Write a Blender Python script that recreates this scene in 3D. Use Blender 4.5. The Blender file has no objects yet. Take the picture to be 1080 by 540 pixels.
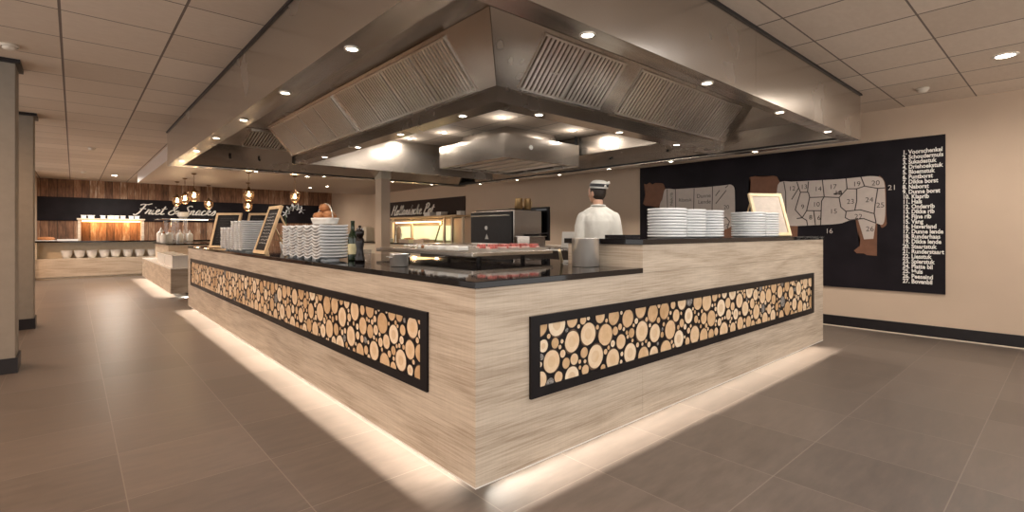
import bpy, bmesh, math, random
from mathutils import Vector, Matrix, noise
PI = math.pi
R = math.radians
scene = bpy.context.scene
col = scene.collection

# ------------------------------------------------------------------ helpers
def link(o):
    col.objects.link(o); return o

def thing(name, label, cat, loc=(0, 0, 0), rotz=0.0, group=None):
    o = bpy.data.objects.new(name, None); link(o)
    o.empty_display_size = .1
    o.location = loc; o.rotation_euler = (0, 0, rotz)
    o['label'] = label; o['category'] = cat; o['kind'] = 'thing'
    if group: o['group'] = group
    return o

def tag(o, label, cat, group=None, kind='thing'):
    o['label'] = label; o['category'] = cat; o['kind'] = kind
    if group: o['group'] = group
    return o

def obj(name, bm, m=None, parent=None, world=False, smooth=False, bevel=0, label=None, loc=None):
    if world and parent is not None:
        base = parent
        off = Vector((0, 0, 0))
        while base is not None:
            off += Vector(base.location); base = base.parent
        bmesh.ops.translate(bm, verts=bm.verts, vec=-off)
    bmesh.ops.recalc_face_normals(bm, faces=bm.faces)
    me = bpy.data.meshes.new(name)
    bm.to_mesh(me); bm.free()
    if smooth:
        for p in me.polygons: p.use_smooth = True
    if m is not None:
        for mm in (m if isinstance(m, (list, tuple)) else [m]): me.materials.append(mm)
    o = bpy.data.objects.new(name, me); link(o)
    if parent is not None: o.parent = parent
    if loc is not None: o.location = loc
    if bevel:
        b = o.modifiers.new('bevel', 'BEVEL'); b.width = bevel; b.segments = 2; b.limit_method = 'ANGLE'
    if label: o['label'] = label
    return o

def struct(name, bm, m, **k):
    o = obj(name, bm, m, **k); o['kind'] = 'structure'
    return o

def structtag(o, label, cat):
    o['label'] = label; o['category'] = cat; o['kind'] = 'structure'; return o

def B(): return bmesh.new()

def box(bm, x0, x1, y0, y1, z0, z1, mi=0):
    v = [bm.verts.new((x, y, z)) for x in (x0, x1) for y in (y0, y1) for z in (z0, z1)]
    for f in ((0, 1, 3, 2), (4, 6, 7, 5), (0, 4, 5, 1), (2, 3, 7, 6), (0, 2, 6, 4), (1, 5, 7, 3)):
        ff = bm.faces.new([v[i] for i in f]); ff.material_index = mi
    return bm

def bx(*a): return box(B(), *a)

def frame_of(d):
    d = Vector(d).normalized()
    a = Vector((0, 0, 1)) if abs(d.z) < .9 else Vector((1, 0, 0))
    u = d.cross(a).normalized(); w = d.cross(u).normalized()
    return u, w

def tube(bm, pts, r, n=8, caps=True, mi=0):
    pts = [Vector(p) for p in pts]
    rs = r if isinstance(r, (list, tuple)) else [r] * len(pts)
    rings = []
    u = None
    for i, p in enumerate(pts):
        d = (pts[min(i + 1, len(pts) - 1)] - pts[max(i - 1, 0)])
        if d.length < 1e-9: d = Vector((0, 0, 1))
        d.normalize()
        if u is None: u, w = frame_of(d)
        else:
            u = (u - d * u.dot(d))
            if u.length < 1e-6: u, w = frame_of(d)
            u.normalize()
        w = d.cross(u)
        rings.append([bm.verts.new(p + (u * math.cos(2 * PI * k / n) + w * math.sin(2 * PI * k / n)) * rs[i]) for k in range(n)])
    for a, b in zip(rings, rings[1:]):
        for k in range(n):
            f = bm.faces.new((a[k], a[(k + 1) % n], b[(k + 1) % n], b[k])); f.material_index = mi
    if caps:
        for rr in (rings[0], rings[-1]):
            try: bm.faces.new(rr).material_index = mi
            except ValueError: pass
    return bm

def lathe(bm, prof, n=24, c=(0, 0, 0), mi=0, close=False, sx=1, sy=1):
    rings = []
    for r, z in prof:
        if r < 1e-6: rings.append([bm.verts.new((c[0], c[1], c[2] + z))])
        else: rings.append([bm.verts.new((c[0] + r * sx * math.cos(2 * PI * k / n), c[1] + r * sy * math.sin(2 * PI * k / n), c[2] + z)) for k in range(n)])
    pr = list(zip(rings, rings[1:]))
    if close: pr.append((rings[-1], rings[0]))
    for a, b in pr:
        for k in range(n):
            k2 = (k + 1) % n
            if len(a) == 1 and len(b) == 1: continue
            if len(a) == 1: f = bm.faces.new((a[0], b[k], b[k2]))
            elif len(b) == 1: f = bm.faces.new((a[k], b[0], a[k2]))
            else: f = bm.faces.new((a[k], a[k2], b[k2], b[k]))
            f.material_index = mi
    return bm

def prism(bm, pts, ext, mi=0):
    """closed polygon pts (3D) extruded by vector ext"""
    a = [bm.verts.new(p) for p in pts]; e = Vector(ext)
    b = [bm.verts.new(Vector(p) + e) for p in pts]
    n = len(a)
    fs = [bm.faces.new(a), bm.faces.new(b[::-1])]
    for k in range(n): fs.append(bm.faces.new((a[k], b[k], b[(k + 1) % n], a[(k + 1) % n])))
    for f in fs: f.material_index = mi
    return bm

def dup(root, loc, rotz=None, label=None, group=None):
    r = root.copy(); col.objects.link(r); r.location = loc
    if rotz is not None: r.rotation_euler = (0, 0, rotz)
    if label: r['label'] = label
    if group: r['group'] = group
    for ch in list(root.children):
        c = ch.copy(); col.objects.link(c); c.parent = r
        for g in list(ch.children):
            d = g.copy(); col.objects.link(d); d.parent = c
    return r

# ------------------------------------------------------------------ materials
def new_mat(name):
    m = bpy.data.materials.new(name); m.use_nodes = True
    nt = m.node_tree
    b = nt.nodes['Principled BSDF']
    return m, nt, b

class NT:
    def __init__(s, nt): s.nt = nt
    def n(s, t, **k):
        x = s.nt.nodes.new(t)
        for a, v in k.items(): setattr(x, a, v)
        return x
    def l(s, a, b): s.nt.links.new(a, b)
    def val(s, sock, v):
        if hasattr(v, 'is_output'): s.l(v, sock)
        else: sock.default_value = v
    def math(s, op, a, b=None, c=None):
        x = s.n('ShaderNodeMath', operation=op)
        s.val(x.inputs[0], a)
        if b is not None: s.val(x.inputs[1], b)
        if c is not None: s.val(x.inputs[2], c)
        return x.outputs[0]
    def ramp(s, f, stops):
        x = s.n('ShaderNodeValToRGB'); s.l(f, x.inputs[0])
        e = x.color_ramp.elements
        while len(e) > 1: e.remove(e[-1])
        e[0].position = stops[0][0]; e[0].color = (*stops[0][1], 1)
        for p, c in stops[1:]:
            q = e.new(p); q.color = (*c, 1)
        return x.outputs[0]
    def noise(s, vec, scale, detail=3, rough=.5, dist=0):
        x = s.n('ShaderNodeTexNoise'); s.l(vec, x.inputs['Vector'])
        x.inputs['Scale'].default_value = scale; x.inputs['Detail'].default_value = detail
        x.inputs['Roughness'].default_value = rough; x.inputs['Distortion'].default_value = dist
        return x.outputs['Fac']
    def comb(s, x, y, z):
        c = s.n('ShaderNodeCombineXYZ')
        for i, v in enumerate((x, y, z)): s.val(c.inputs[i], v)
        return c.outputs[0]
    def pos(s):
        g = s.n('ShaderNodeNewGeometry'); x = s.n('ShaderNodeSeparateXYZ'); s.l(g.outputs['Position'], x.inputs[0])
        return g.outputs['Position'], x.outputs[0], x.outputs[1], x.outputs[2]
    def objc(s):
        g = s.n('ShaderNodeTexCoord'); x = s.n('ShaderNodeSeparateXYZ'); s.l(g.outputs['Object'], x.inputs[0])
        return g.outputs['Object'], x.outputs[0], x.outputs[1], x.outputs[2]
    def mix(s, f, a, b, mode='MIX'):
        x = s.n('ShaderNodeMix', data_type='RGBA', blend_type=mode)
        s.val(x.inputs[0], f); 
        for i, v in ((6, a), (7, b)):
            if hasattr(v, 'is_output'): s.l(v, x.inputs[i])
            else: x.inputs[i].default_value = (*v, 1)
        return x.outputs[2]
    def bump(s, h, strength, b, dist=.01):
        x = s.n('ShaderNodeBump'); s.l(h, x.inputs['Height']); x.inputs['Strength'].default_value = strength
        x.inputs['Distance'].default_value = dist
        s.l(x.outputs[0], b.inputs['Normal'])

def plain(name, c, rough=.5, metal=0, var=.12, scale=14, spec=None, coat=0, bump=0):
    m, nt, b = new_mat(name); N = NT(nt)
    v, *_ = N.objc()
    f = N.noise(v, scale, 3)
    cc = N.ramp(f, [(.3, tuple(x * (1 - var) for x in c)), (.7, tuple(min(1, x * (1 + var)) for x in c))])
    N.l(cc, b.inputs['Base Color'])
    b.inputs['Roughness'].default_value = rough; b.inputs['Metallic'].default_value = metal
    if spec is not None: b.inputs['Specular IOR Level'].default_value = spec
    if coat: b.inputs['Coat Weight'].default_value = coat
    if bump: N.bump(N.noise(v, scale * 6, 4), bump, b)
    return m

def glow(name, c, s):
    m, nt, b = new_mat(name)
    b.inputs['Base Color'].default_value = (*c, 1)
    b.inputs['Emission Color'].default_value = (*c, 1); b.inputs['Emission Strength'].default_value = s
    return m

def oak(name, c1, c2, c3, rough=.5):
    m, nt, b = new_mat(name); N = NT(nt)
    v, x, y, z = N.pos()
    u = N.math('SUBTRACT', x, y)
    low = N.noise(N.comb(N.math('MULTIPLY', u, .45), N.math('MULTIPLY', z, 2.6), 0.0), 1.5, 2, .45)
    # growth-ring figure: contour lines of a slow field, stretched along the board
    band = N.math('ADD', N.math('MULTIPLY', low, 26.0), N.math('MULTIPLY', z, 22.0))
    s = N.math('SINE', band)
    fine = N.noise(N.comb(N.math('MULTIPLY', u, 1.5), N.math('MULTIPLY', z, 48.0), 0.0), 2.2, 5, .7)
    mid = N.noise(N.comb(N.math('MULTIPLY', u, .7), N.math('MULTIPLY', z, 17.0), 3.0), 2.0, 4, .6)
    f = N.math('ADD', N.math('MULTIPLY', s, .06), N.math('ADD', N.math('MULTIPLY', fine, .80), N.math('MULTIPLY', mid, .26)))
    cc = N.ramp(f, [(.36, c3), (.53, c2), (.66, c1)])
    # saw marks across the grain
    saw = N.noise(N.comb(N.math('MULTIPLY', u, 60.0), N.math('MULTIPLY', z, 2.0), 0.0), 2.0, 2)
    cc = N.mix(.06, cc, N.ramp(saw, [(.35, (.25, .2, .15)), (.65, (1, 1, 1))]), 'MULTIPLY')
    N.l(cc, b.inputs['Base Color']); b.inputs['Roughness'].default_value = rough
    N.bump(f, .08, b, .003)
    return m

def tiles(name, px, ox, py, oy, c1, c2, line, w, rough, kind):
    m, nt, b = new_mat(name); N = NT(nt)
    v, x, y, z = N.pos()
    tx = N.math('DIVIDE', N.math('SUBTRACT', x, ox), px); ty = N.math('DIVIDE', N.math('SUBTRACT', y, oy), py)
    fx = N.math('FRACT', tx); fy = N.math('FRACT', ty)
    ex = N.math('MULTIPLY', N.math('MINIMUM', fx, N.math('SUBTRACT', 1.0, fx)), px)
    ey = N.math('MULTIPLY', N.math('MINIMUM', fy, N.math('SUBTRACT', 1.0, fy)), py)
    lx = N.math('LESS_THAN', ex, w[0]); ly = N.math('LESS_THAN', ey, w[1])
    ln = N.math('MAXIMUM', lx, ly)
    wn = N.n('ShaderNodeTexWhiteNoise', noise_dimensions='3D')
    N.l(N.comb(N.math('FLOOR', tx), N.math('FLOOR', ty), 0.0), wn.inputs['Vector'])
    st = N.noise(N.comb(N.math('MULTIPLY', x, 2.2), N.math('MULTIPLY', y, 9.0 if kind == 'floor' else 5.0), wn.outputs['Value']), 2.4 if kind == 'floor' else 6, 5, .6)
    f = N.math('ADD', N.math('MULTIPLY', st, .8 if kind == 'floor' else .5), N.math('MULTIPLY', wn.outputs['Value'], .22 if kind == 'floor' else .45))
    cc = N.ramp(f, [(.25, c2), (.75, c1)])
    cc = N.mix(ln, cc, line)
    N.l(cc, b.inputs['Base Color'])
    if kind == 'floor':
        N.l(N.math('ADD', rough, N.math('MULTIPLY', st, .18)), b.inputs['Roughness'])
    else: b.inputs['Roughness'].default_value = rough
    N.bump(N.math('SUBTRACT', 1.0, ln), .25, b, .004)
    return m

def planks(name):
    m, nt, b = new_mat(name); N = NT(nt)
    v, x, y, z = N.pos()
    t = N.math('DIVIDE', x, .17)
    wn = N.n('ShaderNodeTexWhiteNoise', noise_dimensions='1D'); N.l(N.math('FLOOR', t), wn.inputs['W'])
    r = wn.outputs['Value']
    g = N.noise(N.comb(N.math('MULTIPLY', x, 14.0), N.math('MULTIPLY', r, 40.0), N.math('MULTIPLY', z, 2.2)), 1.6, 5, .65)
    cc = N.ramp(N.math('ADD', N.math('MULTIPLY', g, .75), N.math('MULTIPLY', r, .3)), [(.28, (.085, .042, .024)), (.52, (.27, .13, .07)), (.66, (.42, .25, .15)), (.78, (.66, .55, .45))])
    fr = N.math('FRACT', t)
    ln = N.math('LESS_THAN', fr, .05)
    N.l(N.mix(ln, cc, (.02, .012, .008)), b.inputs['Base Color']); b.inputs['Roughness'].default_value = .65
    return m

def steel(name, c, r0=.28, axis='h', r1=.14, aniso=0.0, metal=.95):
    m, nt, b = new_mat(name); N = NT(nt)
    v, x, y, z = N.pos()
    u = N.math('ADD', x, y)
    if axis == 'h': st = N.noise(N.comb(N.math('MULTIPLY', u, .7), N.math('MULTIPLY', z, 60.0), 0.0), 2.0, 4)
    else: st = N.noise(N.comb(N.math('MULTIPLY', u, 60.0), N.math('MULTIPLY', z, .7), 0.0), 2.0, 4)
    sm = N.noise(v, 1.7, 3)
    b.inputs['Metallic'].default_value = metal
    N.l(N.ramp(sm, [(.3, tuple(q * .92 for q in c)), (.7, c)]), b.inputs['Base Color'])
    N.l(N.math('ADD', r0, N.math('MULTIPLY', sm, r1)), b.inputs['Roughness'])
    b.inputs['Anisotropic'].default_value = aniso
    return m

def glass(name, c=(1, 1, 1), rough=.02, alpha=.25):
    m, nt, b = new_mat(name)
    b.inputs['Base Color'].default_value = (*c, 1); b.inputs['Roughness'].default_value = rough
    b.inputs['Transmission Weight'].default_value = .9; b.inputs['IOR'].default_value = 1.45
    N = NT(nt)
    # light passes straight through thin panes
    b.inputs['Alpha'].default_value = alpha
    return m

M = {}
M['floor'] = tiles('floor_tile', .6, .18, .61, .375, (.175, .137, .113), (.098, .077, .063), (.21, .168, .14), (.0025, .0025), .30, 'floor')
M['ceil'] = tiles('ceiling_tile', .62, -.07, .62, .711, (.75, .645, .54), (.63, .525, .425), (.18, .14, .115), (.008, .006), .75, 'ceil')
M['soffit'] = plain('soffit_paint', (.50, .41, .36), .5, var=.04)
M['wall'] = plain('wall_paint', (.60, .455, .335), .7, var=.04, scale=1.5, bump=.03)
M['oak'] = oak('oak_laminate', (.60, .505, .40), (.50, .41, .318), (.35, .27, .195), .5)
M['planks'] = planks('old_planks')
M['stone'] = plain('black_granite', (.008, .007, .008), .05, var=.5, scale=160, spec=.35)
M['steel'] = steel('brushed_steel', (.57, .515, .46), .17, r1=.16, aniso=.6)
M['steel2'] = steel('filter_steel', (.86, .81, .75), .26, 'v', .08, 0, .85)
M['chrome'] = steel('polished_steel', (.90, .88, .86), .12, 'v', .12, .5)
M['steel_dark'] = plain('dark_steel', (.06, .052, .048), .5, .7)
M['slot'] = plain('black_gap', (.012, .011, .011), .8)
M['black'] = plain('black_lacquer', (.010, .008, .009), .34, var=.2, spec=.2)
M['blackmatte'] = plain('black_matte', (.014, .012, .013), .6, var=.2, spec=.2)
M['board'] = plain('mural_board', (.013, .010, .013), .5, var=.3, scale=3, spec=.15)
M['base'] = plain('dark_baseboard', (.016, .013, .014), .4, spec=.3)
M['cream'] = plain('cream_paint', (.72, .62, .48), .55, var=.04)
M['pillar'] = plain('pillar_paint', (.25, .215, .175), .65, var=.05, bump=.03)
M['white'] = plain('white_china', (.78, .79, .80), .22, var=.03)
M['whiteplastic'] = plain('white_plastic', (.76, .74, .70), .4, var=.04)
M['jacket'] = plain('white_cotton', (.82, .80, .74), .85, var=.05, scale=6, bump=.15)
M['trousers'] = plain('dark_cotton', (.05, .05, .055), .85)
M['skin'] = plain('skin', (.62, .36, .25), .5, var=.06)
M['hair'] = plain('dark_hair', (.025, .015, .01), .6, var=.4, scale=60)
M['band'] = plain('cap_band', (.035, .035, .04), .7, var=.5, scale=40)
M['pine'] = plain('light_pine', (.66, .46, .26), .5, var=.12, scale=20)
M['goldwood'] = plain('pale_wood_frame', (.80, .62, .36), .4, var=.08, scale=20)
M['paper'] = plain('paper', (.55, .47, .40), .5, var=.08)
M['chalkboard'] = plain('chalkboard', (.014, .013, .014), .6, var=.3, scale=6, spec=.15)
M['chalk'] = plain('chalk', (.62, .60, .57), .9)
M['letter'] = plain('white_letter', (.90, .86, .80), .6, var=.03)
M['letterdim'] = plain('pale_letter', (.66, .58, .52), .6, var=.03)
M['bull'] = plain('bull_hide_pale', (.60, .51, .45), .6, var=.04)
M['bullbrown'] = plain('bull_hide_brown', (.20, .085, .045), .6, var=.1)
M['ink'] = plain('ink', (.05, .035, .03), .6)
M['greenglass'] = plain('green_bottle', (.012, .022, .008), .08)
M['brownglass'] = plain('dark_mill', (.010, .006, .005), .2, spec=.3)
M['labelpaper'] = plain('bottle_label', (.55, .50, .30), .6)
M['copper'] = plain('brass_metal', (.50, .33, .16), .3, 1.0)
M['lanternmetal'] = plain('lantern_metal', (.20, .115, .06), .4, .8)
M['glass'] = glass('clear_glass', (1, .97, .92), .03, .18)
M['shelfglass'] = glass('shelf_glass', (.88, .93, 1.0), .05, .6)
M['bulb'] = glow('bulb_glow', (1.0, .62, .28), 14)
M['lens'] = glow('lamp_lens', (1.0, .88, .70), 22)
M['led'] = glow('led_strip', (1.0, .90, .74), 3)
M['heat'] = glow('heat_lamp', (1.0, .60, .25), 6)
M['backlit'] = glow('backlit_window', (.72, .86, .55), .42)
M['bread'] = plain('bread_crust', (.36, .15, .055), .6, var=.35, scale=12, bump=.2)
M['meat'] = plain('raw_meat', (.52, .13, .11), .35, var=.6, scale=60)
M['fat'] = plain('meat_fat', (.78, .58, .52), .4, var=.1)
M['dialwhite'] = plain('dial_face', (.75, .73, .70), .35)
M['leaf'] = plain('leaf', (.06, .11, .03), .5)
M['acrylic'] = plain('frosted_acrylic', (.80, .80, .78), .25, var=.03)
M['darkbrown'] = plain('dark_brown_panel', (.04, .026, .022), .6, var=.1, spec=.2)
M['detector'] = plain('detector_plastic', (.72, .64, .54), .5, var=.03)

# log-slice print
def log_mat():
    m, nt, b = new_mat('log_slice'); N = NT(nt)
    uv = N.n('ShaderNodeUVMap', uv_map='local').outputs[0]
    rv = N.n('ShaderNodeUVMap', uv_map='rnd').outputs[0]
    sx = N.n('ShaderNodeSeparateXYZ'); N.l(rv, sx.inputs[0])
    r1, r2 = sx.outputs[0], sx.outputs[1]
    va = N.n('ShaderNodeVectorMath', operation='LENGTH'); N.l(uv, va.inputs[0])
    d = va.outputs['Value']
    pos, *_ = N.pos()
    nz = N.noise(pos, 22, 4, .6)
    rings = N.math('SINE', N.math('ADD', N.math('MULTIPLY', d, 60.0), N.math('MULTIPLY', nz, 14.0)))
    f = N.math('ADD', N.math('MULTIPLY', rings, .035), N.math('ADD', N.math('MULTIPLY', nz, .45), N.math('MULTIPLY', r1, .5)))
    c = N.ramp(f, [(.12, (.46, .27, .12)), (.42, (.70, .48, .28)), (.8, (.87, .74, .56))])
    heart = N.math('MULTIPLY', N.math('LESS_THAN', d, N.math('ADD', .22, N.math('MULTIPLY', nz, .5))), N.math('MULTIPLY', r1, .5))
    c = N.mix(heart, c, (.58, .35, .16))
    rim = N.math('GREATER_THAN', N.math('ADD', d, N.math('MULTIPLY', nz, .12)), 1.0)
    c = N.mix(rim, c, (.10, .055, .03))
    bark = N.ramp(N.noise(pos, 110, 4, .7), [(.35, (.03, .028, .026)), (.65, (.42, .39, .36))])
    c = N.mix(N.math('GREATER_THAN', r2, .94), c, bark)
    N.l(c, b.inputs['Base Color']); b.inputs['Roughness'].default_value = .5
    return m
M['log'] = log_mat()

# ------------------------------------------------------------------ camera: level, 17.5 mm equivalent
YAW = R(41.4); H = 1.2; FPX = 524.6
cam = bpy.data.cameras.new('camera'); co = link(bpy.data.objects.new('camera', cam))
cam.sensor_width = 36; cam.lens = FPX / 1080 * 36; cam.shift_y = -25.5 / 1080; cam.clip_start = .02
co.location = (0, 0, H); co.rotation_euler = (PI / 2, 0, -YAW)
scene.camera = co
S, C_ = math.sin(YAW), math.cos(YAW)
def ray(px, py):
    a = (px - 540) / FPX; b = (244.5 - py) / FPX
    return Vector((S + C_ * a, C_ - S * a, b))
def on_x(px, py, x):
    r = ray(px, py); t = x / r.x; return Vector((0, 0, H)) + r * t
def on_y(px, py, y):
    r = ray(px, py); t = y / r.y; return Vector((0, 0, H)) + r * t
def on_z(px, py, z):
    r = ray(px, py); t = (z - H) / r.z; return Vector((0, 0, H)) + r * t

CZ = 2.665          # ceiling
WX = 7.31           # right wall
WY = 18.6           # back wall
# ------------------------------------------------------------------ the room
structtag(struct('floor', bx(-4.6, WX, -3.2, WY, -.1, 0), M['floor']), 'taupe stone tile floor with pale grout lines', 'floor')
structtag(struct('ceiling', bx(-4.6, WX, -3.2, WY, CZ, CZ + .1), M['ceil']), 'beige suspended tile ceiling with dark seams', 'ceiling')
structtag(struct('wall_right', bx(WX, WX + .12, -3.2, WY + .12, 0, CZ), M['wall']), 'beige wall behind the butcher chart', 'wall')
structtag(struct('wall_back', bx(-4.6, WX, WY, WY + .12, 0, CZ), M['planks']), 'weathered brown plank wall at the far end', 'wall')
structtag(struct('wall_left', bx(-.9, -.74, 16.6, WY, 0, CZ), M['wall']), 'short beige wall end beside the far counter', 'wall')
structtag(struct('baseboard_right', box(bx(WX - .02, WX, -3.2, WY, .012, .135), WX - .02, WX, -3.2, WY, .0115, .012), M['base']), 'black baseboard under the beige wall', 'baseboard')
structtag(struct('trim_1', bx(WX - .03, WX, -3.2, WY, 0, .011), M['cream']), 'thin pale strip under the black baseboard', 'trim')
for i, (y0, y1) in enumerate(((5.97, 6.3), (8.53, 8.85))):
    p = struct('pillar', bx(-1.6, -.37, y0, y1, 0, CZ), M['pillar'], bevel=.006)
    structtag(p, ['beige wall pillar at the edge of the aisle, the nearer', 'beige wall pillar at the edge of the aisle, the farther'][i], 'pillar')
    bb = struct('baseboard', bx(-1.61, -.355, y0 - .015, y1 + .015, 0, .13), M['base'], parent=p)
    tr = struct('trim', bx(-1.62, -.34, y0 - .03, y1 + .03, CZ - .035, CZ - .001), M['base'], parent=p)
# lower soffit beyond the hood
SX0, SY0, SY1, SZ = 1.2, 8.86, 15.5, 2.42
structtag(struct('ceiling_back', bx(SX0, WX - .001, SY0, SY1, SZ, CZ - .001), M['soffit']), 'lowered smooth ceiling beyond the extraction hood', 'ceiling')
# column standing inside the island under the hood's far edge
pc = struct('pillar', bx(4.2, 4.375, 8.36, 8.6, 0, 2.38), M['wall'])
structtag(pc, 'square beige column rising from the kitchen island to the hood', 'pillar')
struct('trim', bx(4.19, 4.385, 8.35, 8.61, 2.17, 2.385), M['cream'], parent=pc)  # paler top piece stands in for bright light on the column

# ------------------------------------------------------------------ serving island
CX, CY = 1.329, 1.7506          # faces of the island
CXE, CYE = 5.88, 9.07           # far ends
TZ0, TZ1 = .948, .979           # stone slab
island = thing('serving_counter', 'long oak island counter with framed log panels and lit base', 'counter', (CX, CY, 0))
def panel(bm, *a): return box(bm, *a)
SEAM = .0015
ysegs = [CY, 3.95, 6.5, CYE]
for a, b in zip(ysegs, ysegs[1:]):
    obj('wood_panel', bx(CX, CX + .022, a + (SEAM if a > CY else 0), b - SEAM, .07, TZ0), M['oak'], island, True)
xsegs = [CX + .022, 2.608, 4.25, CXE]
for a, b in zip(xsegs, xsegs[1:]):
    obj('wood_panel', bx(a, b - SEAM, CY, CY + .022, .07, TZ0), M['oak'], island, True)
obj('end_panel', bx(CXE - .022, CXE, CY + .022, 2.4, .07, TZ0), M['oak'], island, True)
obj('end_panel', bx(CX + .022, 2.05, CYE - .022, CYE, .07, TZ0), M['oak'], island, True)
obj('carcass', box(bx(CX + .023, 2.0, CY + .023, CYE - .023, .14, TZ0 - .002), 2.0, CXE - .023, CY + .023, 2.38, .14, TZ0 - .002), M['blackmatte'], island, True)
obj('plinth', box(bx(CX + .3, 1.95, CY + .3, CYE - .1, 0, .14), 1.95, CXE - .1, CY + .3, 2.3, 0, .14), M['blackmatte'], island, True)
obj('led_strip', bx(CX + .206, CX + .22, CY + .2, CYE - .05, .118, .138), M['led'], island, True, label='glowing light strip under the long side')
obj('led_strip', bx(CX + .2, CXE - .05, CY + .206, CY + .22, .118, .138), M['led'], island, True, label='glowing light strip under the short side')
obj('edge_trim', box(bx(CX - .001, CX + .022, CY - .001, CYE, .064, .07), CX + .022, CXE, CY - .001, CY + .022, .064, .07), M['whiteplastic'], island, True, label='thin pale strip along the panel foot')

def clip_poly(poly, u0, u1, v0, v1):
    def cl(p, ins, inter):
        out = []
        for i in range(len(p)):
            a, b = p[i - 1], p[i]
            if ins(b):
                if not ins(a): out.append(inter(a, b))
                out.append(b)
            elif ins(a): out.append(inter(a, b))
        return out
    def ix(c, k):
        def f(a, b):
            t = (c - a[k]) / (b[k] - a[k]); return (a[0] + (b[0] - a[0]) * t, a[1] + (b[1] - a[1]) * t)
        return f
    for ins, inter in ((lambda p: p[0] >= u0, ix(u0, 0)), (lambda p: p[0] <= u1, ix(u1, 0)), (lambda p: p[1] >= v0, ix(v0, 1)), (lambda p: p[1] <= v1, ix(v1, 1))):
        if not poly: return poly
        poly = cl(poly, ins, inter)
    return poly

def log_print(L, Hh, seed, place):
    """logs packed on a L x Hh panel; place(u, v, d) -> 3D"""
    rng = random.Random(seed)
    cells = {}
    out = []
    def ok(u, v, r):
        ci, cj = int(u / .15), int(v / .15)
        for i in range(ci - 1, ci + 2):
            for j in range(cj - 1, cj + 2):
                for (a, b, q) in cells.get((i, j), ()):
                    if (a - u) ** 2 + (b - v) ** 2 < (q + r + .002) ** 2: return False
        return True
    area = L * Hh
    for r0, r1, n in ((.054, .068, 110), (.040, .054, 600), (.028, .040, 1100), (.019, .028, 1100), (.011, .019, 4200)):
        for _ in range(int(n * area / .4)):
            u = rng.uniform(0, L); v = rng.uniform(0, Hh); r = rng.uniform(r0, r1)
            if ok(u, v, r):
                cells.setdefault((int(u / .15), int(v / .15)), []).append((u, v, r)); out.append((u, v, r))
    bm = B()
    la = bm.loops.layers.uv.new('local'); lb = bm.loops.layers.uv.new('rnd')
    for (u, v, r) in out:
        ph = rng.uniform(0, 6); e = rng.uniform(.0, .10); a1 = rng.random(); a2 = rng.random() if r < .05 else 0; k3 = rng.uniform(0, .05)
        n = 18 if r > .025 else 12
        poly = []
        for k in range(n):
            t = 2 * PI * k / n
            rr = r * (1 + e * math.cos(2 * (t - ph)) + k3 * math.cos(3 * t + ph) + rng.uniform(-.02, .02)) * 1.02
            poly.append((u + rr * math.cos(t), v + rr * math.sin(t)))
        poly = clip_poly(poly, 0, L, 0, Hh)
        if len(poly) < 3: continue
        d = rng.uniform(.001, .003)
        f = bm.faces.new([bm.verts.new(place(p[0], p[1], d)) for p in poly])
        for lp, p in zip(f.loops, poly):
            lp[la].uv = ((p[0] - u) / r, (p[1] - v) / r); lp[lb].uv = (a1, a2)
    return bm

def log_panel(parent, axis, a0, a1, z0, z1, seed, label):
    fw, fh = .062, .048
    t = .006
    def bxx(bm, p, q, za, zb, d0, d1):
        if axis == 'y': return box(bm, CX - d1, CX - d0, p, q, za, zb)
        return box(bm, p, q, CY - d1, CY - d0, za, zb)
    bm = B()
    bxx(bm, a0, a1, z0, z1, 0, t)
    o = obj('log_panel', bm, M['black'], parent, True, label=label)
    bm = B()
    bxx(bm, a0, a1, z1 - fh, z1, t, t + .008); bxx(bm, a0, a1, z0, z0 + fh, t, t + .008)
    bxx(bm, a0, a0 + fw, z0 + fh, z1 - fh, t, t + .008); bxx(bm, a1 - fw, a1, z0 + fh, z1 - fh, t, t + .008)
    obj('panel_frame', bm, M['black'], o, True)
    L, Hh = a1 - a0 - 2 * fw, z1 - z0 - 2 * fh
    if axis == 'y': place = lambda u, v, d: (CX - t - d, a0 + fw + u, z0 + fh + v)
    else: place = lambda u, v, d: (a0 + fw + u, CY - t - d, z0 + fh + v)
    pr = obj('log_print', log_print(L, Hh, seed, place), M['log'], o, True)
    return o
log_panel(island, 'y', 2.134, 8.80, .402, .80, 3, 'black framed panel of log slices along the long side')
log_panel(island, 'x', 1.654, 5.57, .39, .79, 8, 'black framed panel of log slices along the short side')

# stone top (one L-shaped slab)
bm = B()
prism(bm, [(CX - .006, CY - .006, TZ0), (2.604, CY - .006, TZ0), (2.604, 2.40, TZ0), (2.9, 2.40, TZ0), (2.9, 3.0, TZ0), (2.31, 3.0, TZ0), (2.31, CYE + .006, TZ0), (CX - .006, CYE + .006, TZ0)], (0, 0, TZ1 - TZ0))
ct = obj('countertop', bm, M['stone'], bevel=.003)
tag(ct, 'glossy black granite worktop along the long oak island', 'countertop')

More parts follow.
